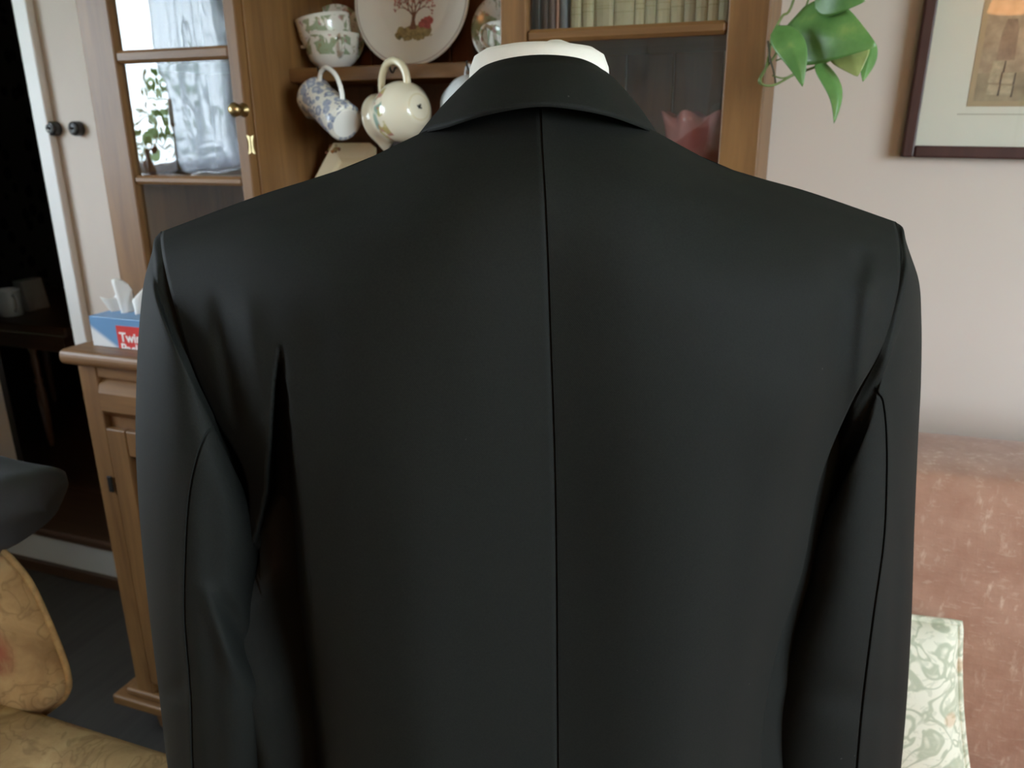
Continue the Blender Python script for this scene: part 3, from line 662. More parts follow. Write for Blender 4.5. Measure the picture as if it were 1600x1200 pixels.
# cream fruit jug
q0, q1 = at(655, 167, 1.300), at(588, 188, 1.350); ax2 = Vector(q1-q0).normalized(); hv2 = Vector((0, -.05, 1)); hv2 = (hv2-ax2*hv2.dot(ax2)).normalized()
prof = [(.022, 0), (.026, .001), (.030, .004), (.044, .018), (.051, .036), (.052, .052), (.046, .072), (.038, .088), (.037, .096), (.041, .106), (.044, .110)]
b2 = Vector(q0)
jug2 = vessel('fruit_jug', 'round cream jug with painted fruit hanging by its handle from a hook', 'jug', prof, .003, b2, ax2, hv2, M_fruit,
 [(.042, .020), (.062, .020), (.078, .030), (.0865, .048), (.084, .068), (.070, .084), (.052, .092), (.036, .094)], .0066, .014, rimmat=M_cream)
bm = bmesh.new(); lathe(bm, [(0, .0008), (.018, .0006), (.0225, -.0006), (.0235, .001)], Matrix(), 40)
me = bpy.data.meshes.new('foot_ring'); [setattr(f, 'smooth', True) for f in bm.faces]; bm.to_mesh(me); bm.free(); link('foot_ring', me, M_cream, jug2)
bm = bmesh.new()
for dx, dy, r in ((0, 0, .0032), (.003, .003, .0022), (-.002, .004, .0018), (.002, -.003, .0016)): lathe(bm, [(0, 0), (r, 0)], Matrix.Translation((dx, dy, -.0002)), 10)
me = bpy.data.meshes.new('maker_mark'); bm.to_mesh(me); bm.free(); link('maker_mark', me, M_iron, jug2)
# plain white cup on the third hook
ax3 = Vector((-.55, .65, -.35)).normalized(); hv3 = Vector((.1, -.05, 1)); hv3 = (hv3-ax3*hv3.dot(ax3)).normalized()
CUP = [(.025, 0), (.028, .001), (.031, .005), (.041, .014), (.0465, .028), (.048, .046), (.050, .060)]
HANDLE = [(.044, .048), (.058, .054), (.067, .045), (.066, .032), (.056, .022), (.040, .018)]
vessel('hanging_cup', 'pale bluish white cup hanging from a shelf hook beside the dress form neck', 'cup', CUP, .002, h3-(hv3*.062+ax3*.036), ax3, hv3, china('pale_blue_white_china', (.70, .74, .76)), HANDLE, .003)
# green floral cups, nested, with their saucers
M_flor = china('green_floral_china', (0.80, 0.79, 0.73), (2, .024, .058), FLOR); M_florflat = china('green_floral_saucer', (0.80, 0.79, 0.73), None, FLOR)
pc = at(521, 103, 1.43); gC = 'nested green floral teacups on the upper shelf'
S = 1.06; cupP = [(r*S, z*S) for r, z in CUP]; hanP = [(r*S, z*S) for r, z in HANDLE]
c1 = vessel('teacup', 'lower of two nested green floral teacups beside the big white plate', 'cup', cupP, .002, (pc[0], pc[1], SZ1+.0005), (0, 0, 1), (.75, -.66, 0), M_flor, hanP, .0032, group=gC)
c2 = vessel('teacup', 'upper teacup tilted inside another green floral teacup beside the big white plate', 'cup', cupP, .002, (pc[0]-.006, pc[1], SZ1+.030), (-.16, -.03, 1), (-1, -.25, -.1), M_flor, hanP, .0032, group=gC)
def disc(name, label, px, py, Y, R, mat, tilt=.2, yawz=0.0, group=None, prof=None, cat='saucer', rest=True):
    c = at(px, py, Y); n = Vector((math.sin(yawz)*math.cos(tilt), -math.cos(yawz)*math.cos(tilt), math.sin(tilt)))
    up = Vector((0, 0, 1)); upv = (up-n*up.dot(n)).normalized()
    if rest: c[2] = SZ1 + R*upv.z + .001
    t = thing(name, label, cat, tuple(c), group); t.rotation_euler = frame_from(n, (1, 0, 0)).to_euler()
    pr = prof or [(0, .003), (.28*R, .003), (.32*R, .0015), (.55*R, .003), (.9*R, .012), (R, .015), (R, .0165), (.9*R, .0138), (.55*R, .0055), (.33*R, .005), (0, .005)]
    pr = [(r, z-.010) for r, z in pr]
    bm = bmesh.new(); lathe(bm, pr, Matrix(), 72); bmesh.ops.recalc_face_normals(bm, faces=bm.faces); me = bpy.data.meshes.new('dish')
    for f in bm.faces: f.smooth = True
    bm.to_mesh(me); bm.free(); link('dish', me, mat, t); return t
disc('saucer', 'green floral saucer standing behind the nested teacups', 524, 48, 1.50, .064, M_florflat, .18, .15)
disc('saucer', 'green floral saucer standing between the big plate and the glazed bookcase door', 789, 33, 1.50, .064, M_florflat, .15, .1)
pc = at(806, 60, 1.43)
vessel('teacup', 'green floral teacup half hidden behind the bookcase door frame', 'cup', cupP, .002, (pc[0], pc[1], SZ1+.0005), (0, 0, 1), (-.6, -.8, 0), M_flor, hanP, .0032)
# big plate with the printed tree
PR = .121
plate = disc('dinner_plate', 'large white plate printed with a fruit tree, standing on the shelf', 645, 8, 1.485, PR, M_whitechina, .14, .0, cat='plate',
 prof=[(0, .004), (.45*PR, .004), (.5*PR, .001), (.62*PR, .003), (.70*PR, .010), (.97*PR, .017), (PR, .018), (PR, .0195), (.97*PR, .0195), (.70*PR, .0125), (.61*PR, .0065), (.56*PR, .006), (0, .006)])
def decal(name, polys, mat, z=-.0036):
    bm = bmesh.new()
    for i, pl in enumerate(polys):
        f = bm.faces.new([bm.verts.new((x*1.2, (y+.05)*1.2-.05, z+.00006*(i % 7))) for x, y in pl])
    bmesh.ops.recalc_face_normals(bm, faces=bm.faces)
    me = bpy.data.meshes.new(name); bm.to_mesh(me); bm.free(); return link(name, me, mat, plate)
def blob(x, y, r, n=9, j=.3): return [(x+r*(1+random.uniform(-j, j))*math.cos(2*PI*k/n), y+r*(1+random.uniform(-j, j))*math.sin(2*PI*k/n)) for k in range(n)]
pr_brown = plain('print_brown', (.22, .10, .06), .3, var=.3, vscale=200); pr_ol = plain('print_olive', (.33, .25, .11), .3, var=.45, vscale=160); pr_red = plain('print_red', (.45, .10, .09), .3, var=.3, vscale=160)
gy = -.050; PS = 1.0
decal('printed_ground', [blob(-.022, gy-.004, .010), blob(-.008, gy-.006, .014), blob(.010, gy-.006, .013), blob(.026, gy-.002, .009)]+[blob(random.uniform(-.03, .036), gy-.012+random.uniform(-.003, .004), .004, 7) for _ in range(9)], pr_ol)
tr = [[(-.007, gy), (.006, gy), (.003, gy+.014), (.005, gy+.023), (-.002, gy+.023), (-.003, gy+.012)]]
tips = []
def limb(x, y, a, l, w_, d):
    x2, y2 = x+l*math.sin(a), y+l*math.cos(a); px_, py_ = math.cos(a)*w_, -math.sin(a)*w_
    tr.append([(x-px_, y-py_), (x+px_, y+py_), (x2+px_*.6, y2+py_*.6), (x2-px_*.6, y2-py_*.6)])
    if d == 0: tips.append((x2, y2)); return
    for s in (-1, 1): limb(x2, y2, a+s*random.uniform(.3, .6), l*.78, w_*.6, d-1)
    tips.append((x2, y2))
for a in (-.8, -.3, .25, .75): limb(.001, gy+.020, a, .0125, .0016, 4)
decal('printed_trunk', tr, pr_brown, -.0034)
decal('printed_leaves', [blob(x+random.uniform(-.002, .002), y+random.uniform(-.002, .002), .0014, 6) for x, y in tips for _ in range(1)], pr_red, -.0028)
decal('printed_bush', [blob(.020+random.uniform(-.008, .012), gy+.008+random.uniform(-.005, .006), .0055, 8) for _ in range(9)], pr_red, -.0030)
bm = bmesh.new(); lathe(bm, [(.945*PR, .0099-.0001), (.96*PR, .0101)], Matrix(), 72); me = bpy.data.meshes.new('rim_line'); bm.to_mesh(me); bm.free(); link('rim_line', me, plain('rim_grey_pink', (.45, .38, .36), .3), plate)
# square cream dish and photograph on the lower shelf
S2 = ZT+0.19
tl, trr = at(515, 223, 1.40), at(584, 226, 1.40); dw = .146; cx = trr[0]-dw/2; dh = tl[2]-S2
dn = Vector((.03, -.985, .16)).normalized()
ds = thing('square_dish', 'cream dish with cut corners and painted flowers, below the hanging jugs', 'dish', (cx, 1.40, S2+dh/2)); ds.rotation_euler = frame_from(dn, (1, .03, 0)).to_euler()
DO = [(dw/2, dh/2-.010), (dw/2-.014, dh/2), (-dw/2+.051, dh/2), (-dw/2+.008, dh/2-.070), (-dw/2, -dh/2+.02), (-dw/2+.02, -dh/2), (dw/2-.02, -dh/2), (dw/2, -dh/2+.02)]
def dring(k, z): c_ = (.008, 0); return [(c_[0]+(x-c_[0])*k, (y)*k, z) for x, y in DO]
bm = bmesh.new(); gridbm(bm, [dring(.6, -.014), dring(.85, -.006), dring(1, .004), dring(1, .007), dring(.70, -.001), dring(.62, -.007)], True)
V = list(bm.verts); bm.faces.new(V[:8]); bm.faces.new(V[-8:]); bmesh.ops.recalc_face_normals(bm, faces=bm.faces)
me = bpy.data.meshes.new('dish'); bm.to_mesh(me); bm.free(); o = link('dish', me, M_cream, ds); md = o.modifiers.new('bevel', 'BEVEL'); md.width = .003; md.segments = 3; md.angle_limit = .25
for k in range(16):
    bm = bmesh.new(); x, y = -dw/2+.052+random.gauss(0, .008), dh/2-.013+random.gauss(0, .004); bm.faces.new([bm.verts.new((p[0], p[1], .0062-.0001*k)) for p in blob(x, y, .0035, 7)])
    bmesh.ops.recalc_face_normals(bm, faces=bm.faces); me = bpy.data.meshes.new('painted_petal'); bm.to_mesh(me); bm.free(); link('painted_petal', me, (pr_brown, pr_ol, plain('print_orange', (.45, .2, .06), .3))[k % 3], ds)
p0 = at(604, 214, 1.43); pf = thing('photo_frame', 'small dark framed photograph below the round cream jug', 'photo frame', (p0[0]+.055, 1.44, S2))
zt2 = p0[2]
M_darkframe = plain('dark_frame', (.035, .02, .02), .35)
bm = bmesh.new()
x0, x1 = p0[0], p0[0]+.115
for a, b in (((x0, S2), (x0+.008, zt2)), ((x1-.008, S2), (x1, zt2)), ((x0+.008, S2), (x1-.008, S2+.008)), ((x0+.008, zt2-.008), (x1-.008, zt2))): box(bm, (a[0], 1.43, a[1]), (b[0], 1.442, b[1]))
obj('frame', bm, M_darkframe, pf, bevel=.001)
def photo_mat():
    m, nt, N, L, p = nodes('faded_photo'); v = coords(nt); vo = noise(nt, v, 22, 1)
    L.new(ramp(nt, vo, [(.42, (.07, .075, .085)), (.55, (.16, .16, .17)), (.62, (.50, .27, .23))]), p.inputs['Base Color']); p.inputs['Roughness'].default_value = .3; return m
boxo('photograph', (x0+.008, 1.437, S2+.008), (x1-.008, 1.440, zt2-.008), photo_mat(), pf, bevel=0)
boxo('strut', (x0+.05, 1.442, S2), (x0+.06, 1.50, S2+.004), M_darkframe, pf, bevel=0)

# ------------------------------------------------------------------ books and the pink bowl in the right cupboard
zb = rr[0][1]-0.0005
xs = [831, 845, 857, 868, 874, 886]; cols = [(.010, .010, .012), (.045, .025, .02), (.16, .11, .10), (.42, .20, .13), (.16, .18, .20)]
lab = ['black book at the end of the shelf beside the china', 'very dark brown book next to the black one', 'mauve brown book among the dark volumes', 'thin copper coloured book among the dark volumes', 'thin blue grey book beside the cream set']
def book(x0, x1, h, d, mat, label, group, band=None):
    xm = (x0+x1)/2; t = thing('book', label, 'book', (xm, 1.30+d/2, zb), group); r = (x1-x0)/2
    bm = bmesh.new(); pts = [Vector((x0, 1.30+d, zb)), Vector((x0, 1.303, zb)), Vector((x0+r*.35, 1.2995, zb)), Vector((xm, 1.2985, zb)), Vector((x1-r*.35, 1.2995, zb)), Vector((x1, 1.303, zb)), Vector((x1, 1.30+d, zb))]
    prism(bm, pts, (0, 0, h)); obj('cover', bm, mat, t, bevel=.0008)
    for bz, bh in (band or []):
        bm = bmesh.new(); prism(bm, [Vector((x0+.0004, 1.3022, zb+bz)), Vector((x0+r*.35, 1.2989, zb+bz)), Vector((xm, 1.2979, zb+bz)), Vector((x1-r*.35, 1.2989, zb+bz)), Vector((x1-.0004, 1.3022, zb+bz)), Vector((xm, 1.3035, zb+bz))], (0, 0, bh)); obj('spine_band', bm, M_bband, t)
    return t
M_bband = plain('olive_gilt', (.40, .34, .17), .5)
for k in range(5): book(X_at(xs[k], 25, 1.30), X_at(xs[k+1], 25, 1.30)-.0006, .19-.01*(k % 3), .14, plain('dark_cloth_cover', cols[k], .5), lab[k], 'dark books beside the cream set')
cx_ = [890, 908, 927, 958, 991, 1007, 1025, 1047, 1068, 1086, 1105, 1122, 1139]
M_cb = [plain('cream_cloth_cover', (.56-.04*k, .50-.035*k, .31-.02*k), .7, var=.08, vscale=50) for k in range(3)]
pos = ['first', 'second', 'third', 'fourth', 'fifth', 'sixth', 'seventh', 'eighth', 'ninth', 'tenth', 'eleventh', 'last']
for k in range(12):
    wd = 'wide' if cx_[k+1]-cx_[k] > 25 else 'cream'
    book(X_at(cx_[k], 18, 1.30)+.0004, X_at(cx_[k+1], 18, 1.30)-.0004, .185+.004*(k % 3), .135, M_cb[(k*5+1) % 3], (pos[k]+' volume of the cream clothbound set, counted from the blue grey book'), 'cream clothbound set behind glass', [(.026+.003*(k % 3), .0016), (.036+.004*(k % 2), .0012)])
pz = rr[2][1]
pb = at(1086, 215, 1.36)
# stand the bowl on a riser block of the cupboard shelf
bw_ = thing('pink_bowl', 'pink glazed bowl with a frilled rim behind the lower cupboard glass', 'bowl', (pb[0], 1.40, pz))
hb = Z_at(1086, 178, 1.36)-pz
bm = bmesh.new(); R_ = lathe(bm, [(0, pz), (.030, pz), (.032, pz+.01), (.018, pz+.03), (.018, pz+hb-.11), (.035, pz+hb-.085), (.052, pz+hb-.05), (.055, pz+hb-.02), (.060, pz+hb), (.057, pz+hb), (.050, pz+hb-.03), (.03, pz+hb-.075), (0, pz+hb-.08)], Matrix.Translation((pb[0], 1.40, 0)), 64)
for v in bm.verts:
    d = Vector((v.co.x-pb[0], v.co.y-1.40)); a = math.atan2(d.y, d.x); k = float(sstep(pz+hb-.05, pz+hb, v.co.z)); f = 1+.10*k*math.cos(7*a); v.co.x = pb[0]+d.x*f; v.co.y = 1.40+d.y*f; v.co.z += .006*k*math.cos(7*a)
obj('bowl_body', bm, M_pink, bw_, True)

# ------------------------------------------------------------------ tissue box on the dresser top
tx = at(146, 538, 1.122)
tb = thing('tissue_box', 'blue and white tissue box with a red label on the dresser top', 'tissue box', (tx[0]+.11, 1.17, ZT)); TX0, TX1, TY0, TY1, TZ = tx[0], tx[0]+.23, 1.122, 1.224, ZT+.060
def tissuebox():
    m, nt, N, L, p = nodes('blue_white_card'); sp = nt.nodes.new('ShaderNodeSeparateXYZ'); L.new(coords(nt), sp.inputs[0])
    d = mathn(nt, 'ADD', mathn(nt, 'MULTIPLY', sp.outputs[0], .62), mathn(nt, 'ADD', sp.outputs[2], .027))
    L.new(ramp(nt, mathn(nt, 'ADD', mathn(nt, 'MULTIPLY', d, 10), .5), [(.44, (.72, .74, .76)), (.54, (.13, .29, .52))]), p.inputs['Base Color']); p.inputs['Roughness'].default_value = .35; return m
boxo('carton', (TX0, TY0, ZT+.0005), (TX1, TY1, TZ), tissuebox(), tb, bevel=.001)
LX = X_at(181, 510, TY0)
lb = boxo('red_label', (LX, TY0-.0006, ZT+.001), (LX+.075, TY0+.001, ZT+.046), plain('red_print', (.60, .035, .03), .4), tb, bevel=0)
def text_mesh(s, size, loc, mat, parent):
    cu = bpy.data.curves.new('lettering', 'FONT'); cu.body = s; cu.size = size; cu.extrude = .0002; cu.offset = .0006
    o = bpy.data.objects.new('lettering', cu); COL.objects.link(o); bpy.context.view_layer.update()
    me = bpy.data.meshes.new_from_object(o.evaluated_get(bpy.context.evaluated_depsgraph_get())); COL.objects.unlink(o); bpy.data.objects.remove(o)
    me.transform(Matrix.Translation(Vector(loc)-off(parent)) @ Matrix.Rotation(PI/2, 4, 'X')); me.materials.clear()
    bm = bmesh.new(); bm.from_mesh(me); bmesh.ops.bisect_plane(bm, geom=bm.verts[:]+bm.edges[:]+bm.faces[:], plane_co=(0, 0, .0012), plane_no=(0, 0, 1), clear_inner=True); bm.to_mesh(me); bm.free()
    return link('lettering', me, mat, parent)
M_wt = plain('white_print', (.85, .85, .85), .5)
text_mesh('Twin', .026, (LX+.006, TY0-.0009, ZT+.0150), M_wt, lb); text_mesh('Pack', .026, (LX+.006, TY0-.0009, ZT-.0070), M_wt, lb)
bm = bmesh.new(); G = []
ty = (TY0+TY1)/2; tcx = X_at(203, 470, 1.175)
for i in range(9):
    t = i/8; row = []
    for k in range(17):
        s_ = k/16-.5; wd = .075+.05*t
        row.append((tcx-.012*t+s_*wd*(1-.35*abs(math.sin(5*s_))*t), ty+.014*math.sin(s_*14)*(1-.3*t)+.012*s_*t, TZ-.004+t*(.050+.022*math.cos(s_*9+.6))))
    G.append(row)
gridbm(bm, G); obj('tissue', bm, plain('white_tissue', (.82, .82, .80), .9, var=.02), tb, True, thick=.0006)

# ------------------------------------------------------------------ switches, picture
for px, lb_ in ((89, 'black round dolly light switch nearest the doorway architrave'), (124.5, 'black round dolly light switch nearest the glazed dresser door')):
    c = at(px, 201, YW); Msw = Matrix.Translation(c) @ Matrix.Rotation(PI/2, 4, 'X')
    t = thing('light_switch', lb_, 'light switch', tuple(c), 'pair of black switches by the doorway')
    bm = bmesh.new(); lathe(bm, [(0, .022), (.010, .0215), (.014, .021), (.0165, .019), (.0175, .015), (.0178, 0)], Msw, 36); obj('cover', bm, M_black, t, True)
    bm = bmesh.new(); lathe(bm, [(.006, .020), (.008, .0235), (.0105, .0235), (.0125, .020)], Msw, 28); obj('ring', bm, plain('dull_black_ring', (.05, .05, .052), .35), t, True)
    bm = bmesh.new(); tube(bm, [c+np.array([0, -.02, 0]), c+np.array([0, -.024, .001]), c+np.array([0, -.028, .002])], [.003, .0034, .0036], 10); obj('dolly', bm, M_black, t, True)
p0 = at(1407.5, 245.5, YW-.022); PW, PH, fwid = .46, .56, .019
pic = thing('framed_print', 'dark brown framed sepia etching with wide cream mount above the sofa', 'picture', (p0[0], YW-.012, p0[2])); pic.rotation_euler = (0, math.radians(.9), 0)
def loc_box(name, a, b, mat, par, bevel=.0):
    bm = bmesh.new(); box(bm, a, b); me = bpy.data.meshes.new(name); bm.to_mesh(me); bm.free(); o = link(name, me, mat, par)
    if bevel: md = o.modifiers.new('bevel', 'BEVEL'); md.width = bevel; md.segments = 2
    return o
M_mahog = wood('mahogany_frame', (.030, .009, .007), (.07, .022, .018), 'z', .5, .0)
for a, b in (((0, 0), (fwid, PH)), ((PW-fwid, 0), (PW, PH)), ((fwid, 0), (PW-fwid, fwid)), ((fwid, PH-fwid), (PW-fwid, PH))): loc_box('frame_bar', (a[0], -.012, a[1]), (b[0], .011, b[1]), M_mahog, pic, .003)
M_mount = plain('cream_mount', (.82, .80, .72), .8, var=.02)
loc_box('mount', (fwid*.6, .002, fwid*.6), (PW-fwid*.6, .004, PH-fwid*.6), M_mount, pic)
pa = at(1509, 167, YW-.012); ex, ez = pa[0]-p0[0], pa[2]-p0[2]+.002
loc_box('plate_mark', (ex-.012, .0014, ez-.013), (PW-.06, .002, ez-.011), plain('plate_mark_grey', (.55, .52, .43), .8), pic)
def sepia(name, a, b, s): return plain(name, tuple((x+y)/2 for x, y in zip(a, b)), .8, var=.28, vscale=s)
M_sep = sepia('sepia_paper', (.40, .30, .19), (.46, .36, .24), 60)
pr_ = loc_box('etching', (ex, .0012, ez), (PW-.07, .002, PH-.11), plain('tan_border', (.47, .36, .22), .8, var=.05), pic)
def flat(name, pts, mat, y): 
    bm = bmesh.new(); bm.faces.new([bm.verts.new((x, y, z)) for x, z in pts]); me = bpy.data.meshes.new(name); bm.to_mesh(me); bm.free(); return link(name, me, mat, pr_)
flat('etched_ground', [(ex+.008, ez+.008), (PW-.078, ez+.008), (PW-.078, ez+.06), (ex+.008, ez+.05)], sepia('etched_wash', (.33, .27, .17), (.37, .30, .2), 40), .0010)
flat('etched_wall', [(ex+.008, ez+.05), (PW-.078, ez+.06), (PW-.078, PH-.12), (ex+.008, PH-.12)], sepia('etched_stone', (.36, .27, .18), (.52, .41, .28), 45), .0010)
ar = [(ex+.075, ez+.045)] + [(ex+.105-.030*math.cos(k*PI/10), ez+.135+.035*math.sin(k*PI/10)) for k in range(11)] + [(ex+.135, ez+.045)]
flat('etched_archway', ar, sepia('etched_dark', (.16, .10, .08), (.22, .15, .12), 50), .0008)
for bx_, bz_ in ((.024, .018), (.043, .016), (.024, .036), (.043, .035), (.026, .053)):
    flat('etched_bale', [(ex+bx_, ez+bz_), (ex+bx_+.016, ez+bz_-.001), (ex+bx_+.017, ez+bz_+.015), (ex+bx_+.001, ez+bz_+.016)], sepia('etched_light', (.45, .38, .25), (.52, .44, .3), 90), .0006)
    flat('etched_line', [(ex+bx_+.016, ez+bz_-.002), (ex+bx_+.019, ez+bz_-.002), (ex+bx_+.019, ez+bz_+.016), (ex+bx_+.017, ez+bz_+.016)], sepia('etched_ink', (.07, .06, .05), (.1, .08, .06), 90), .0004)
flat('etched_figure', [(ex+.030, ez+.07), (ex+.056, ez+.07), (ex+.054, ez+.115), (ex+.050, ez+.13), (ex+.036, ez+.13), (ex+.032, ez+.112)], sepia('etched_mid', (.25, .17, .12), (.34, .25, .17), 70), .0007)
loc_box('picture_glass', (fwid*.7, -.003, fwid*.7), (PW-fwid*.7, -.001, PH-fwid*.7), M_clear, pic)

# ------------------------------------------------------------------ trailing pothos
def leafmat():
    m, nt, N, L, p = nodes('pothos_leaf'); v = coords(nt); n = noise(nt, v, 28, 4)
    L.new(ramp(nt, n, [(.3, (.075, .19, .045)), (.6, (.13, .28, .075)), (.8, (.24, .36, .10))]), p.inputs['Base Color'])
    p.inputs['Roughness'].default_value = .35; p.inputs['Transmission Weight'].default_value = 0; p.inputs['Subsurface Weight'].default_value = .0
    bump(nt, p, n, .2, .002); return m
M_leaf = leafmat(); M_yleaf = plain('young_leaf', (.30, .36, .12), .4, var=.25, vscale=30); M_vine = plain('vine', (.16, .22, .07), .5, var=.3, vscale=30); M_node = plain('brown_vine', (.07, .06, .03), .6)
PY = 1.17
plant = thing('trailing_pothos', 'green pothos vine with heart-shaped leaves trailing beside the picture', 'plant', (-0.19, 1.36, HT+.05))
bm = bmesh.new(); lathe(bm, [(0, HT+.05), (.055, HT+.05), (.075, HT+.16), (.08, HT+.17), (.072, HT+.17), (.065, HT+.14), (0, HT+.14)], Matrix.Translation((-.19, 1.36, 0)), 36); obj('pot', bm, M_cream, plant, True)
def vine(pts, r, mat=None):
    P_ = [at(a, b, c) for a, b, c in pts]; bm = bmesh.new(); tube(bm, catmull(P_, 6), r, 8); return obj('vine', bm, mat or M_vine, plant, True)
def hang(px, py, Y): # from the pot rim over the cornice, down to a measured point
    e = at(px, py, Y); P_ = [(-.19, 1.33, HT+.15), (-.14, 1.26, HT+.19), (-.09, 1.20, HT+.11), (-.02+.3*(e[0]), 1.17, HT-.1), (e[0]+.02, Y, e[2]+.12), tuple(e)]; return P_
def vine_from_pot(first, rest, r, mat=None):
    P_ = [np.array(p) for p in hang(*first)] + [at(*q) for q in rest]; bm = bmesh.new(); tube(bm, catmull(P_, 6), r, 8); return obj('vine', bm, mat or M_vine, plant, True)
vine_from_pot((1240, 0, PY), [(1222, 26, PY), (1207, 55, PY), (1202, 85, PY), (1196, 108, PY-.01), (1188, 124, PY-.02), (1194, 133, PY-.02), (1212, 132, PY-.015), (1240, 117, PY-.01), (1270, 106, PY), (1300, 92, PY), (1318, 80, PY)], .0017)
vine_from_pot((1263, 0, PY+.02), [(1245, 30, PY+.02), (1228, 55, PY+.01), (1210, 88, PY), (1193, 112, PY-.01), (1186, 128, PY-.01), (1196, 134, PY-.005)], .0015)
vine([(1200, 64, PY), (1203, 90, PY-.005), (1209, 112, PY-.01), (1212, 130, PY-.012)], .0013, M_node)
vine([(1212, 95, PY), (1230, 88, PY), (1255, 78, PY), (1272, 70, PY)], .0011)
vine([(1207, 118, PY-.01), (1225, 122, PY-.015), (1246, 112, PY-.01)], .0011)
def leaf(base, tip, wpx, bend, fold, mat, y0=PY, dy=-.02, skew=0.0, twist=0.0):
    B, T_ = at(*base, y0), at(*tip, y0+dy); ax = T_-B; L_ = np.linalg.norm(ax); ax = ax/L_
    view = np.array([.05, -1, .1]); view = view-ax*(view@ax); view /= np.linalg.norm(view); sd = np.cross(ax, view)
    ca, sa = math.cos(twist), math.sin(twist); sd, view = sd*ca+view*sa, view*ca-sd*sa
    W_ = wpx*y0/FPX*1.02/2; G = []; n = 16
    for i in range(n+1):
        t = i/n; w0 = (math.sin(PI*min(1, t*1.0)**.62))**.8*(1-.35*t) if 0 < t < 1 else 0.0
        row = []
        for k in range(-6, 7):
            s_ = k/6; back = -.12*L_*(1-t)**4*abs(s_)**1.5
            row.append(B + ax*(L_*t+back) + sd*(W_*1.25*w0*s_ + skew*L_*math.sin(PI*t)) + view*(-fold*W_*abs(s_)*1.0*w0 + bend*L_*math.sin(PI*t)))
        G.append(row)
    bm = bmesh.new(); gridbm(bm, G); bmesh.ops.remove_doubles(bm, verts=bm.verts, dist=.00005); return obj('leaf', bm, mat, plant, True, thick=.0007)
leaf((1243, 44), (1370, 72), 76, .10, .25, M_leaf, dy=-.05, skew=.0)
leaf((1282, -8), (1352, 2), 44, .1, .3, M_leaf, y0=PY-.02)
leaf((1218, 50), (1254, 136), 34, .12, .3, M_leaf, y0=PY-.03, skew=-.07)
leaf((1282, 103), (1303, 193), 24, .12, .5, M_leaf, y0=PY-.01, skew=-.10, twist=.5)
leaf((1322, 70), (1340, 120), 44, .1, .2, M_yleaf, y0=PY-.005, skew=-.02)
leaf((1362, 68), (1348, 128), 24, .05, .5, M_leaf, y0=PY+.01, twist=.4)

# ------------------------------------------------------------------ sofa and cushion
def rounded(name, a, b, r, mat, parent, n=8, bulge=0.0, rot=None):
    bm = bmesh.new(); puff(bm, a, b, r, n, bulge)
    if rot is not None:
        piv = Vector(((a[0]+b[0])/2, (a[1]+b[1])/2, a[2]))
        for v in bm.verts: v.co = rot @ (v.co-piv) + piv
    return obj(name, bm, mat, parent, True)
SX0, SX1 = -.03, 1.85; zs = Z_at(1500, 745, 1.14)
so = thing('sofa', 'dusty pink chenille sofa against the cream wall below the framed etching', 'sofa', ((SX0+SX1)/2, 1.0, 0))
rounded('seat_base', (SX0+.02, .50, .06), (SX1-.02, 1.40, .30), .03, M_sofa, so)
rounded('backrest', (SX0+.03, 1.10, .28), (SX1-.03, 1.36, zs), .05, M_sofa, so, 14, 0.0, Matrix.Rotation(-.06, 3, 'X'))
for k in range(2):
    w_ = (SX1-SX0-.13)/2; rounded('seat_cushion', (SX0+k*w_+.003, .46, .29), (SX0+(k+1)*w_-.003, 1.10, .415), .04, M_sofa, so, 10, .008)
for x in (SX1-.125,): rounded('arm', (x, .56, .05), (x+.125, 1.38, .60), .05, M_sofa, so, 10)
for x in (SX0+.08, SX1-.08):
    for y in (.58, 1.30):
        bm = bmesh.new(); lathe(bm, [(0, 0), (.022, 0), (.03, .07), (0, .07)], Matrix.Translation((x, y, 0)), 16); obj('foot', bm, M_dwood, so, True)
ca = at(1508, 986, 1.05); 
cu = thing('scatter_cushion', 'cream cushion with sage green leaf scrolls leaning on the pink sofa', 'cushion', (ca[0]-.14, 1.0, .42))
CW, CH = .285, ca[2]-.425
bm = bmesh.new()
N_ = 28
def cush(s_):
    G = []
    for i in range(N_+1):
        row = []
        for k in range(N_+1):
            x = k/N_*2-1; z = i/N_*2-1; h = .055*((1-x**4)*(1-z**4))**.5
            xx = x*(1-.05*(1-z*z)); zz = z*(1-.05*(1-x*x))
            row.append((ca[0]-CW/2+xx*CW/2+.046*(.95-zz)/2, 1.045-.012+(zz+1)*.5*.02+s_*h, .425+(zz+1)/2*CH))
        G.append(row)
    return G
gridbm(bm, cush(-1)); gridbm(bm, cush(1)); bmesh.ops.remove_doubles(bm, verts=bm.verts, dist=.0004)
Rz = Matrix.Rotation(-.10, 3, 'X') 
for v in bm.verts: v.co = Rz @ (v.co-Vector((ca[0], 1.0, .425))) + Vector((ca[0], 1.0, .425)) + Vector((0, .0, 0))
obj('cover', bm, M_cush, cu, True)
G = cush(0); edge = [G[0][k] for k in range(N_+1)]+[G[i][N_] for i in range(1, N_+1)]+[G[N_][k] for k in range(N_-1, -1, -1)]+[G[i][0] for i in range(N_-1, -1, -1)]
edge = [Rz @ (Vector(p)-Vector((ca[0], 1.0, .425))) + Vector((ca[0], 1.0, .425)) for p in edge]
bm = bmesh.new(); tube(bm, edge, .005, 8, False); obj('piping', bm, M_cush, cu, True)

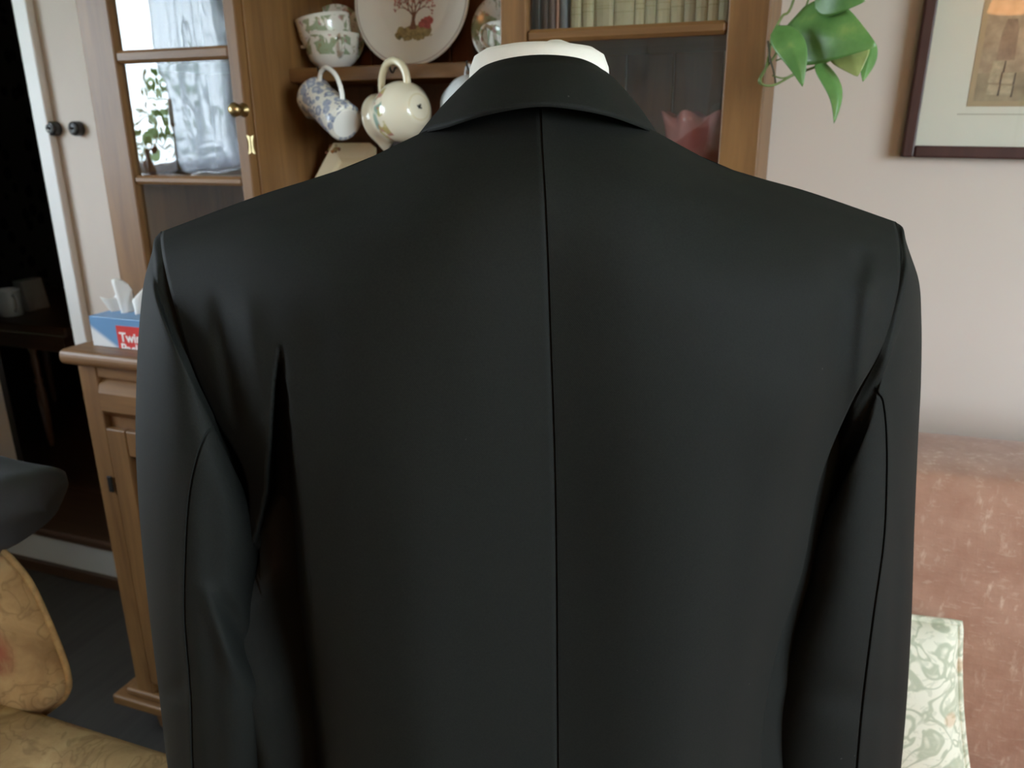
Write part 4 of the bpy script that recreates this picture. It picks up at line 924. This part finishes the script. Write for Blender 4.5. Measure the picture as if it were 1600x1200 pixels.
# ------------------------------------------------------------------ wing armchair in the corner, coat over its wing
AY = .61
ch = thing('wing_armchair', 'wing armchair in gold floral tapestry with piped edges', 'armchair', (-.95, .25, 0))
out_px = [(-160, 800), (-60, 818), (0, 857), (28, 884), (50, 915), (75, 968), (97, 1022), (106, 1052), (108, 1072), (101, 1090), (85, 1104), (50, 1130), (22, 1160), (8, 1205), (-10, 1300), (-160, 1300)]
op = [at(a, b, AY) for a, b in out_px]; sm = catmull(op+[op[0]], 5)[:-1]
def inset_ring(P_, d, y, dx=0.0):
    c = np.mean(P_, 0); return [tuple(np.array([c[0]+(p[0]-c[0])*(1-d)+dx, y, c[2]+(p[2]-c[2])*(1-d)])) for p in P_]
bm = bmesh.new()
rings = [inset_ring(sm, .55, AY-.040), inset_ring(sm, .25, AY-.036), inset_ring(sm, .09, AY-.024), inset_ring(sm, .015, AY-.004), inset_ring(sm, .01, AY+.004, -.004), inset_ring(sm, .10, AY+.04, -.07), inset_ring(sm, .2, AY+.07, -.12), inset_ring(sm, .45, AY+.08, -.14)]
V = gridbm(bm, rings, True); bm.faces.new(V[0]); bm.faces.new(V[-1]); obj('wing', bm, M_tap, ch, True)
bm = bmesh.new(); tube(bm, inset_ring(sm, .006, AY)+[inset_ring(sm, .006, AY)[0]], .0042, 8, False); obj('piping', bm, M_tapedge, ch, True)
az = at(180, 1139, AY); AZ = az[2]+.035
bm = bmesh.new(); G = []
for i in range(25):
    t = i/24; x = -1.20+.68*t; row = []; rr_ = 1 if t < .9 else math.sqrt(max(0, 1-((t-.9)/.1)**2))*.15+.85
    for k in range(24):
        a = 2*PI*k/24; sx_ = math.copysign(abs(math.cos(a))**.5, math.cos(a)); sz_ = math.copysign(abs(math.sin(a))**.6, math.sin(a))
        row.append((x, AY-.085+.085*sx_*rr_, AZ-.23+.23*sz_*rr_))
    G.append(row)
V = gridbm(bm, G, True); bm.faces.new(V[0]); bm.faces.new(V[-1]); obj('arm', bm, M_tap, ch, True)
bm = bmesh.new(); G2 = [[(p[0], p[1]-.66, p[2]) for p in r] for r in G]; V = gridbm(bm, G2, True); bm.faces.new(V[0]); bm.faces.new(V[-1]); obj('arm', bm, M_tap, ch, True)
rounded('backrest', (-1.30, -.12, .15), (-1.12, .62, .84), .06, M_tap, ch, 10, .01, Matrix.Rotation(-.08, 3, 'Y'))
rounded('seat', (-1.16, -.04, .12), (-.55, .45, .42), .05, M_tap, ch, 10, .01)
for x in (-1.24, -.62):
    for y in (-.06, .56):
        bm = bmesh.new(); lathe(bm, [(0, 0), (.016, 0), (.026, .13), (0, .13)], Matrix.Translation((x, y, 0)), 14); obj('leg', bm, M_dwood, ch, True)
# slate garment lying over the wing
gc = at(5, 792, AY)
co = thing('folded_coat', 'slate grey cloth garment draped over the armchair wing', 'garment', (float(gc[0]), AY, float(gc[2])-.05))
bm = bmesh.new(); G = []; e0 = at(62, 795, AY)
for i in range(22):
    t = i/21; row = []; x = e0[0]-.001-.30*t; zc = at(25, 790, AY)[2]+.02*t; R0 = .043*(1 if t > .12 else (1-(1-t/.12)**2)**.5)+.0006
    for k in range(30):
        a = 2*PI*k/30; r = R0*(1+.05*math.sin(3*a+9*t)+.04*math.sin(5*a-14*t)); row.append((x+.012*math.sin(a), AY+r*1.5*math.cos(a), zc+r*math.sin(a)*(1.0 if math.sin(a) > 0 else 1.15)))
    G.append(row)
V = gridbm(bm, G, True); bm.faces.new(V[0]); bm.faces.new(V[-1]); obj('rolled_sleeve', bm, M_slate, co, True)
bm = bmesh.new(); q = [at(a, b, AY-.01) for a, b in ((20, 836), (10, 856), (-2, 872), (-40, 900), (-120, 880), (-120, 830), (-40, 830))]
prism(bm, q, (0, -.06, 0)); obj('lining_flap', bm, M_jacketlining, co, bevel=.006)

# ------------------------------------------------------------------ dim dining room: table, mug, carton
FZ = ZR+.028
tp = at(60, 505, 2.0); TZT = tp[2]
tbl = thing('side_table', 'dark oak table with turned legs in the unlit room beyond the doorway', 'table', (-2.75, 2.25, FZ))
boxo('table_top', (-3.25, 1.97, TZT-.035), (X_at(112, 510, 2.0), 2.55, TZT), M_dwood, tbl, bevel=.006)
boxo('apron', (-3.15, 2.02, TZT-.11), (-2.46, 2.50, TZT-.035), M_dwood, tbl)
M_leg = wood('worn_oak_leg', (.10, .05, .025), (.18, .095, .05), 'z', .35)
lx = X_at(70, 640, 2.06)
for x in (lx, -3.12):
    for y in (2.06, 2.46):
        z0, z1 = FZ, TZT-.10; H_ = z1-z0; bm = bmesh.new(); lathe(bm, [(r_*.68, z_) for r_, z_ in ((.012, z0), (.018, z0+.06*H_), (.022, z0+.2*H_), (.027, z0+.42*H_), (.026, z0+.55*H_), (.016, z0+.60*H_), (.026, z0+.64*H_), (.016, z0+.68*H_), (.024, z0+.82*H_), (.018, z0+.9*H_), (.026, z0+.94*H_), (.026, z1))], Matrix.Translation((x, y, 0)), 20); obj('leg', bm, M_leg, tbl, True)
mg = at(18, 487, 2.06)
S = 1.0
vessel('white_mug', 'plain white mug on the dark table beyond the doorway', 'mug', [(.036, 0), (.041, .003), (.042, .05), (.042, .095), (.043, .098)], .003, (mg[0], 2.06, TZT+.0005), (0, 0, 1), (.95, -.3, 0), M_whitechina, [(.041, .08), (.062, .078), (.070, .055), (.062, .028), (.041, .024)], .005)
cp = at(43, 480, 2.15); bm = bmesh.new(); box(bm, (cp[0]-.03, 2.13, TZT+.0005), (cp[0]+.035, 2.22, TZT+.115)); v = list(bm.verts)
o = obj('grey_carton', bm, plain('grey_card', (.34, .34, .32), .8), None, bevel=.002); tag(o, 'pale grey carton standing behind the white mug on the dark table', 'carton')  # a grey carton box, standing behind the mug
for v in o.data.vertices:
    if v.co.z > TZT+.1: v.co.x += -.02 if v.co.x > cp[0] else .0

# ------------------------------------------------------------------ behind the camera: curtain, sill pieces, lamp, garden
def mirror(px, py, X):
    gy_ = HF-.0085; p = at(px, py, gy_); k = X/p[0]; return Vector((X, 2*gy_-gy_*k, EYE+(p[2]-EYE)*k))
M_net, nt, N, L, p = nodes('white_curtain'); v = coords(nt); p.inputs['Base Color'].default_value = (.78, .82, .90, 1); p.inputs['Roughness'].default_value = .9
tl_ = N.new('ShaderNodeBsdfTranslucent'); tl_.inputs[0].default_value = (.84, .88, .95, 1); mx_ = N.new('ShaderNodeMixShader'); L.new(ramp(nt, noise(nt, v, 120), [(.3, (.70, .70, .70)), (.7, (.80, .80, .80))]), mx_.inputs[0])
L.new(p.outputs[0], mx_.inputs[1]); L.new(tl_.outputs[0], mx_.inputs[2]); tr_ = N.new('ShaderNodeBsdfTransparent'); mz_ = N.new('ShaderNodeMixShader'); mz_.inputs[0].default_value = .30; L.new(mx_.outputs[0], mz_.inputs[1]); L.new(tr_.outputs[0], mz_.inputs[2]); L.new(mz_.outputs[0], N['Material Output'].inputs[0])
cs, ce = mirror(240, 180, XL).y, W1[0]+.02
bm = bmesh.new(); G = []
for i in range(25):
    t = i/24; z = W1[2]+.004+t*(W1[3]-W1[2]-.008); row = []
    pinch = .80+.20*t
    for k in range(81):
        s_ = k/80; y = ce+(cs-ce)*(s_*pinch); row.append((XL-.005+.020*math.sin(s_*46)+.010*math.sin(s_*19+t*2), y, z))
    G.append(row)
gridbm(bm, G); crt = thing('curtain', 'white window curtain gathered back, mirrored in the dresser glass', 'curtain', (XL, (cs+ce)/2, W1[2])); obj('drape', bm, M_net, crt, True)
bm = bmesh.new(); tube(bm, [(XL-.005, W1[0]+.002, W1[3]-.012), (XL-.005, W1[1]-.002, W1[3]-.012)], .008, 12); obj('curtain_pole', bm, M_brass, crt, True)
sp_ = mirror(278, 250, XL+.11); SZ = W1[2]
cd = thing('candlestick', 'cream candle on a slim metal stick on the window sill', 'candlestick', (XL+.11, sp_.y, SZ)); Mc = Matrix.Translation((XL+.11, sp_.y, SZ))
zc0 = mirror(278, 197, XL+.11).z-SZ; zc1 = mirror(278, 155, XL+.11).z-SZ
bm = bmesh.new(); lathe(bm, [(0, 0), (.04, 0), (.038, .008), (.008, .016), (.006, zc0*.6), (.006, zc0-.012), (.022, zc0-.006), (.022, zc0)], Mc, 24); obj('stick', bm, M_iron, cd, True)
bm = bmesh.new(); lathe(bm, [(0, zc0), (.021, zc0), (.021, zc1), (0, zc1-.003)], Mc, 24); obj('candle', bm, plain('candle_wax', (.80, .76, .62), .5), cd, True)
fp = mirror(240, 250, XL+.11); fg = thing('animal_figurine', 'small brown seated animal figurine on the window sill', 'figurine', (XL+.11, fp.y, SZ))
bm = bmesh.new(); Mf = Matrix.Translation((XL+.11, fp.y, SZ)); lathe(bm, [(0, 0), (.026, .003), (.032, .02), (.028, .045), (.018, .07), (.014, .085), (.018, .098), (.014, .112), (0, .118)], Mf, 24)
for v in bm.verts: v.co.y -= .25*max(0, v.co.z-SZ-.04)
obj('body', bm, plain('brown_glaze', (.10, .05, .04), .3), fg, True)
bm = bmesh.new(); tube(bm, catmull([(XL+.11, fp.y+.022, SZ+.008), (XL+.11, fp.y+.045, SZ+.03), (XL+.11, fp.y+.04, SZ+.06)], 6), .008, 8); obj('tail', bm, plain('brown_glaze_tail', (.10, .05, .04), .3), fg, True)
lm = thing('floor_lamp', 'floor lamp with a glowing orange shade by the back wall', 'lamp', (1.05, -2.15, 0)); Ml = Matrix.Translation((1.05, -2.15, 0))
bm = bmesh.new(); lathe(bm, [(0, 0), (.14, 0), (.14, .015), (.02, .03), (.012, .05)], Ml, 28); obj('base', bm, M_brass, lm, True)
bm = bmesh.new(); lathe(bm, [(.011, .04), (.011, 2.0)], Ml, 14); obj('pole', bm, M_brass, lm, True)
m, nt, N, L, p = nodes('lit_orange_shade'); p.inputs['Base Color'].default_value = (.8, .42, .2, 1); p.inputs['Emission Color'].default_value = (1, .42, .14, 1); p.inputs['Emission Strength'].default_value = 4.5
bm = bmesh.new(); lathe(bm, [(.24, 1.90), (.15, 2.22)], Ml, 40); obj('lamp_shade', bm, m, lm, True, thick=.002)
bm = bmesh.new(); G = []
shr = thing('garden_shrub', 'leafy garden shrubs outside the left window', 'shrub', (XL-1.4, 0, 0))
n = 2000; P_ = []
for i in range(n):
    c = ((-4.6, -2.3, .80, .62), (-4.4, -.9, .7, .55), (-4.6, .5, .8, .6), (-5.0, -3.6, 1.3, .7))[i % 4]
    d = rng.normal(size=3); d /= np.linalg.norm(d); r = c[3]*rng.uniform(.75, 1.05); q = Vector((c[0]+d[0]*r, c[1]+d[1]*r, max(.05, c[2]+d[2]*r)))
    a = Vector(rng.normal(size=3)).normalized(); b = a.cross(Vector((0, 0, 1))).normalized(); s_ = .06
    vv = [bm.verts.new(q+a*s_), bm.verts.new(q+b*s_*.5), bm.verts.new(q-a*s_), bm.verts.new(q-b*s_*.5)]; bm.faces.new(vv)
fo = obj('foliage', bm, plain('shrub_leaf', (.10, .19, .05), .5, var=.4), shr); fo['kind'] = 'stuff'
bm = bmesh.new()
for c in ((-4.6, -2.3), (-4.4, -.9), (-4.6, .5), (-5.0, -3.6)): tube(bm, [(c[0], c[1], -.05), (c[0]+.05, c[1], .5), (c[0], c[1]+.04, 1.0)], [.03, .025, .015], 8)
obj('stems', bm, M_dwood, shr)
m_l = plain('lawn_green', (.09, .16, .05), .95, var=.3, vscale=3); bm = bmesh.new(); box(bm, (-30, -30, -.2), (XL-.2, 30, -.08)); box(bm, (XR+.2, -30, -.2), (30, 30, -.08)); struct(obj('lawn', bm, m_l))
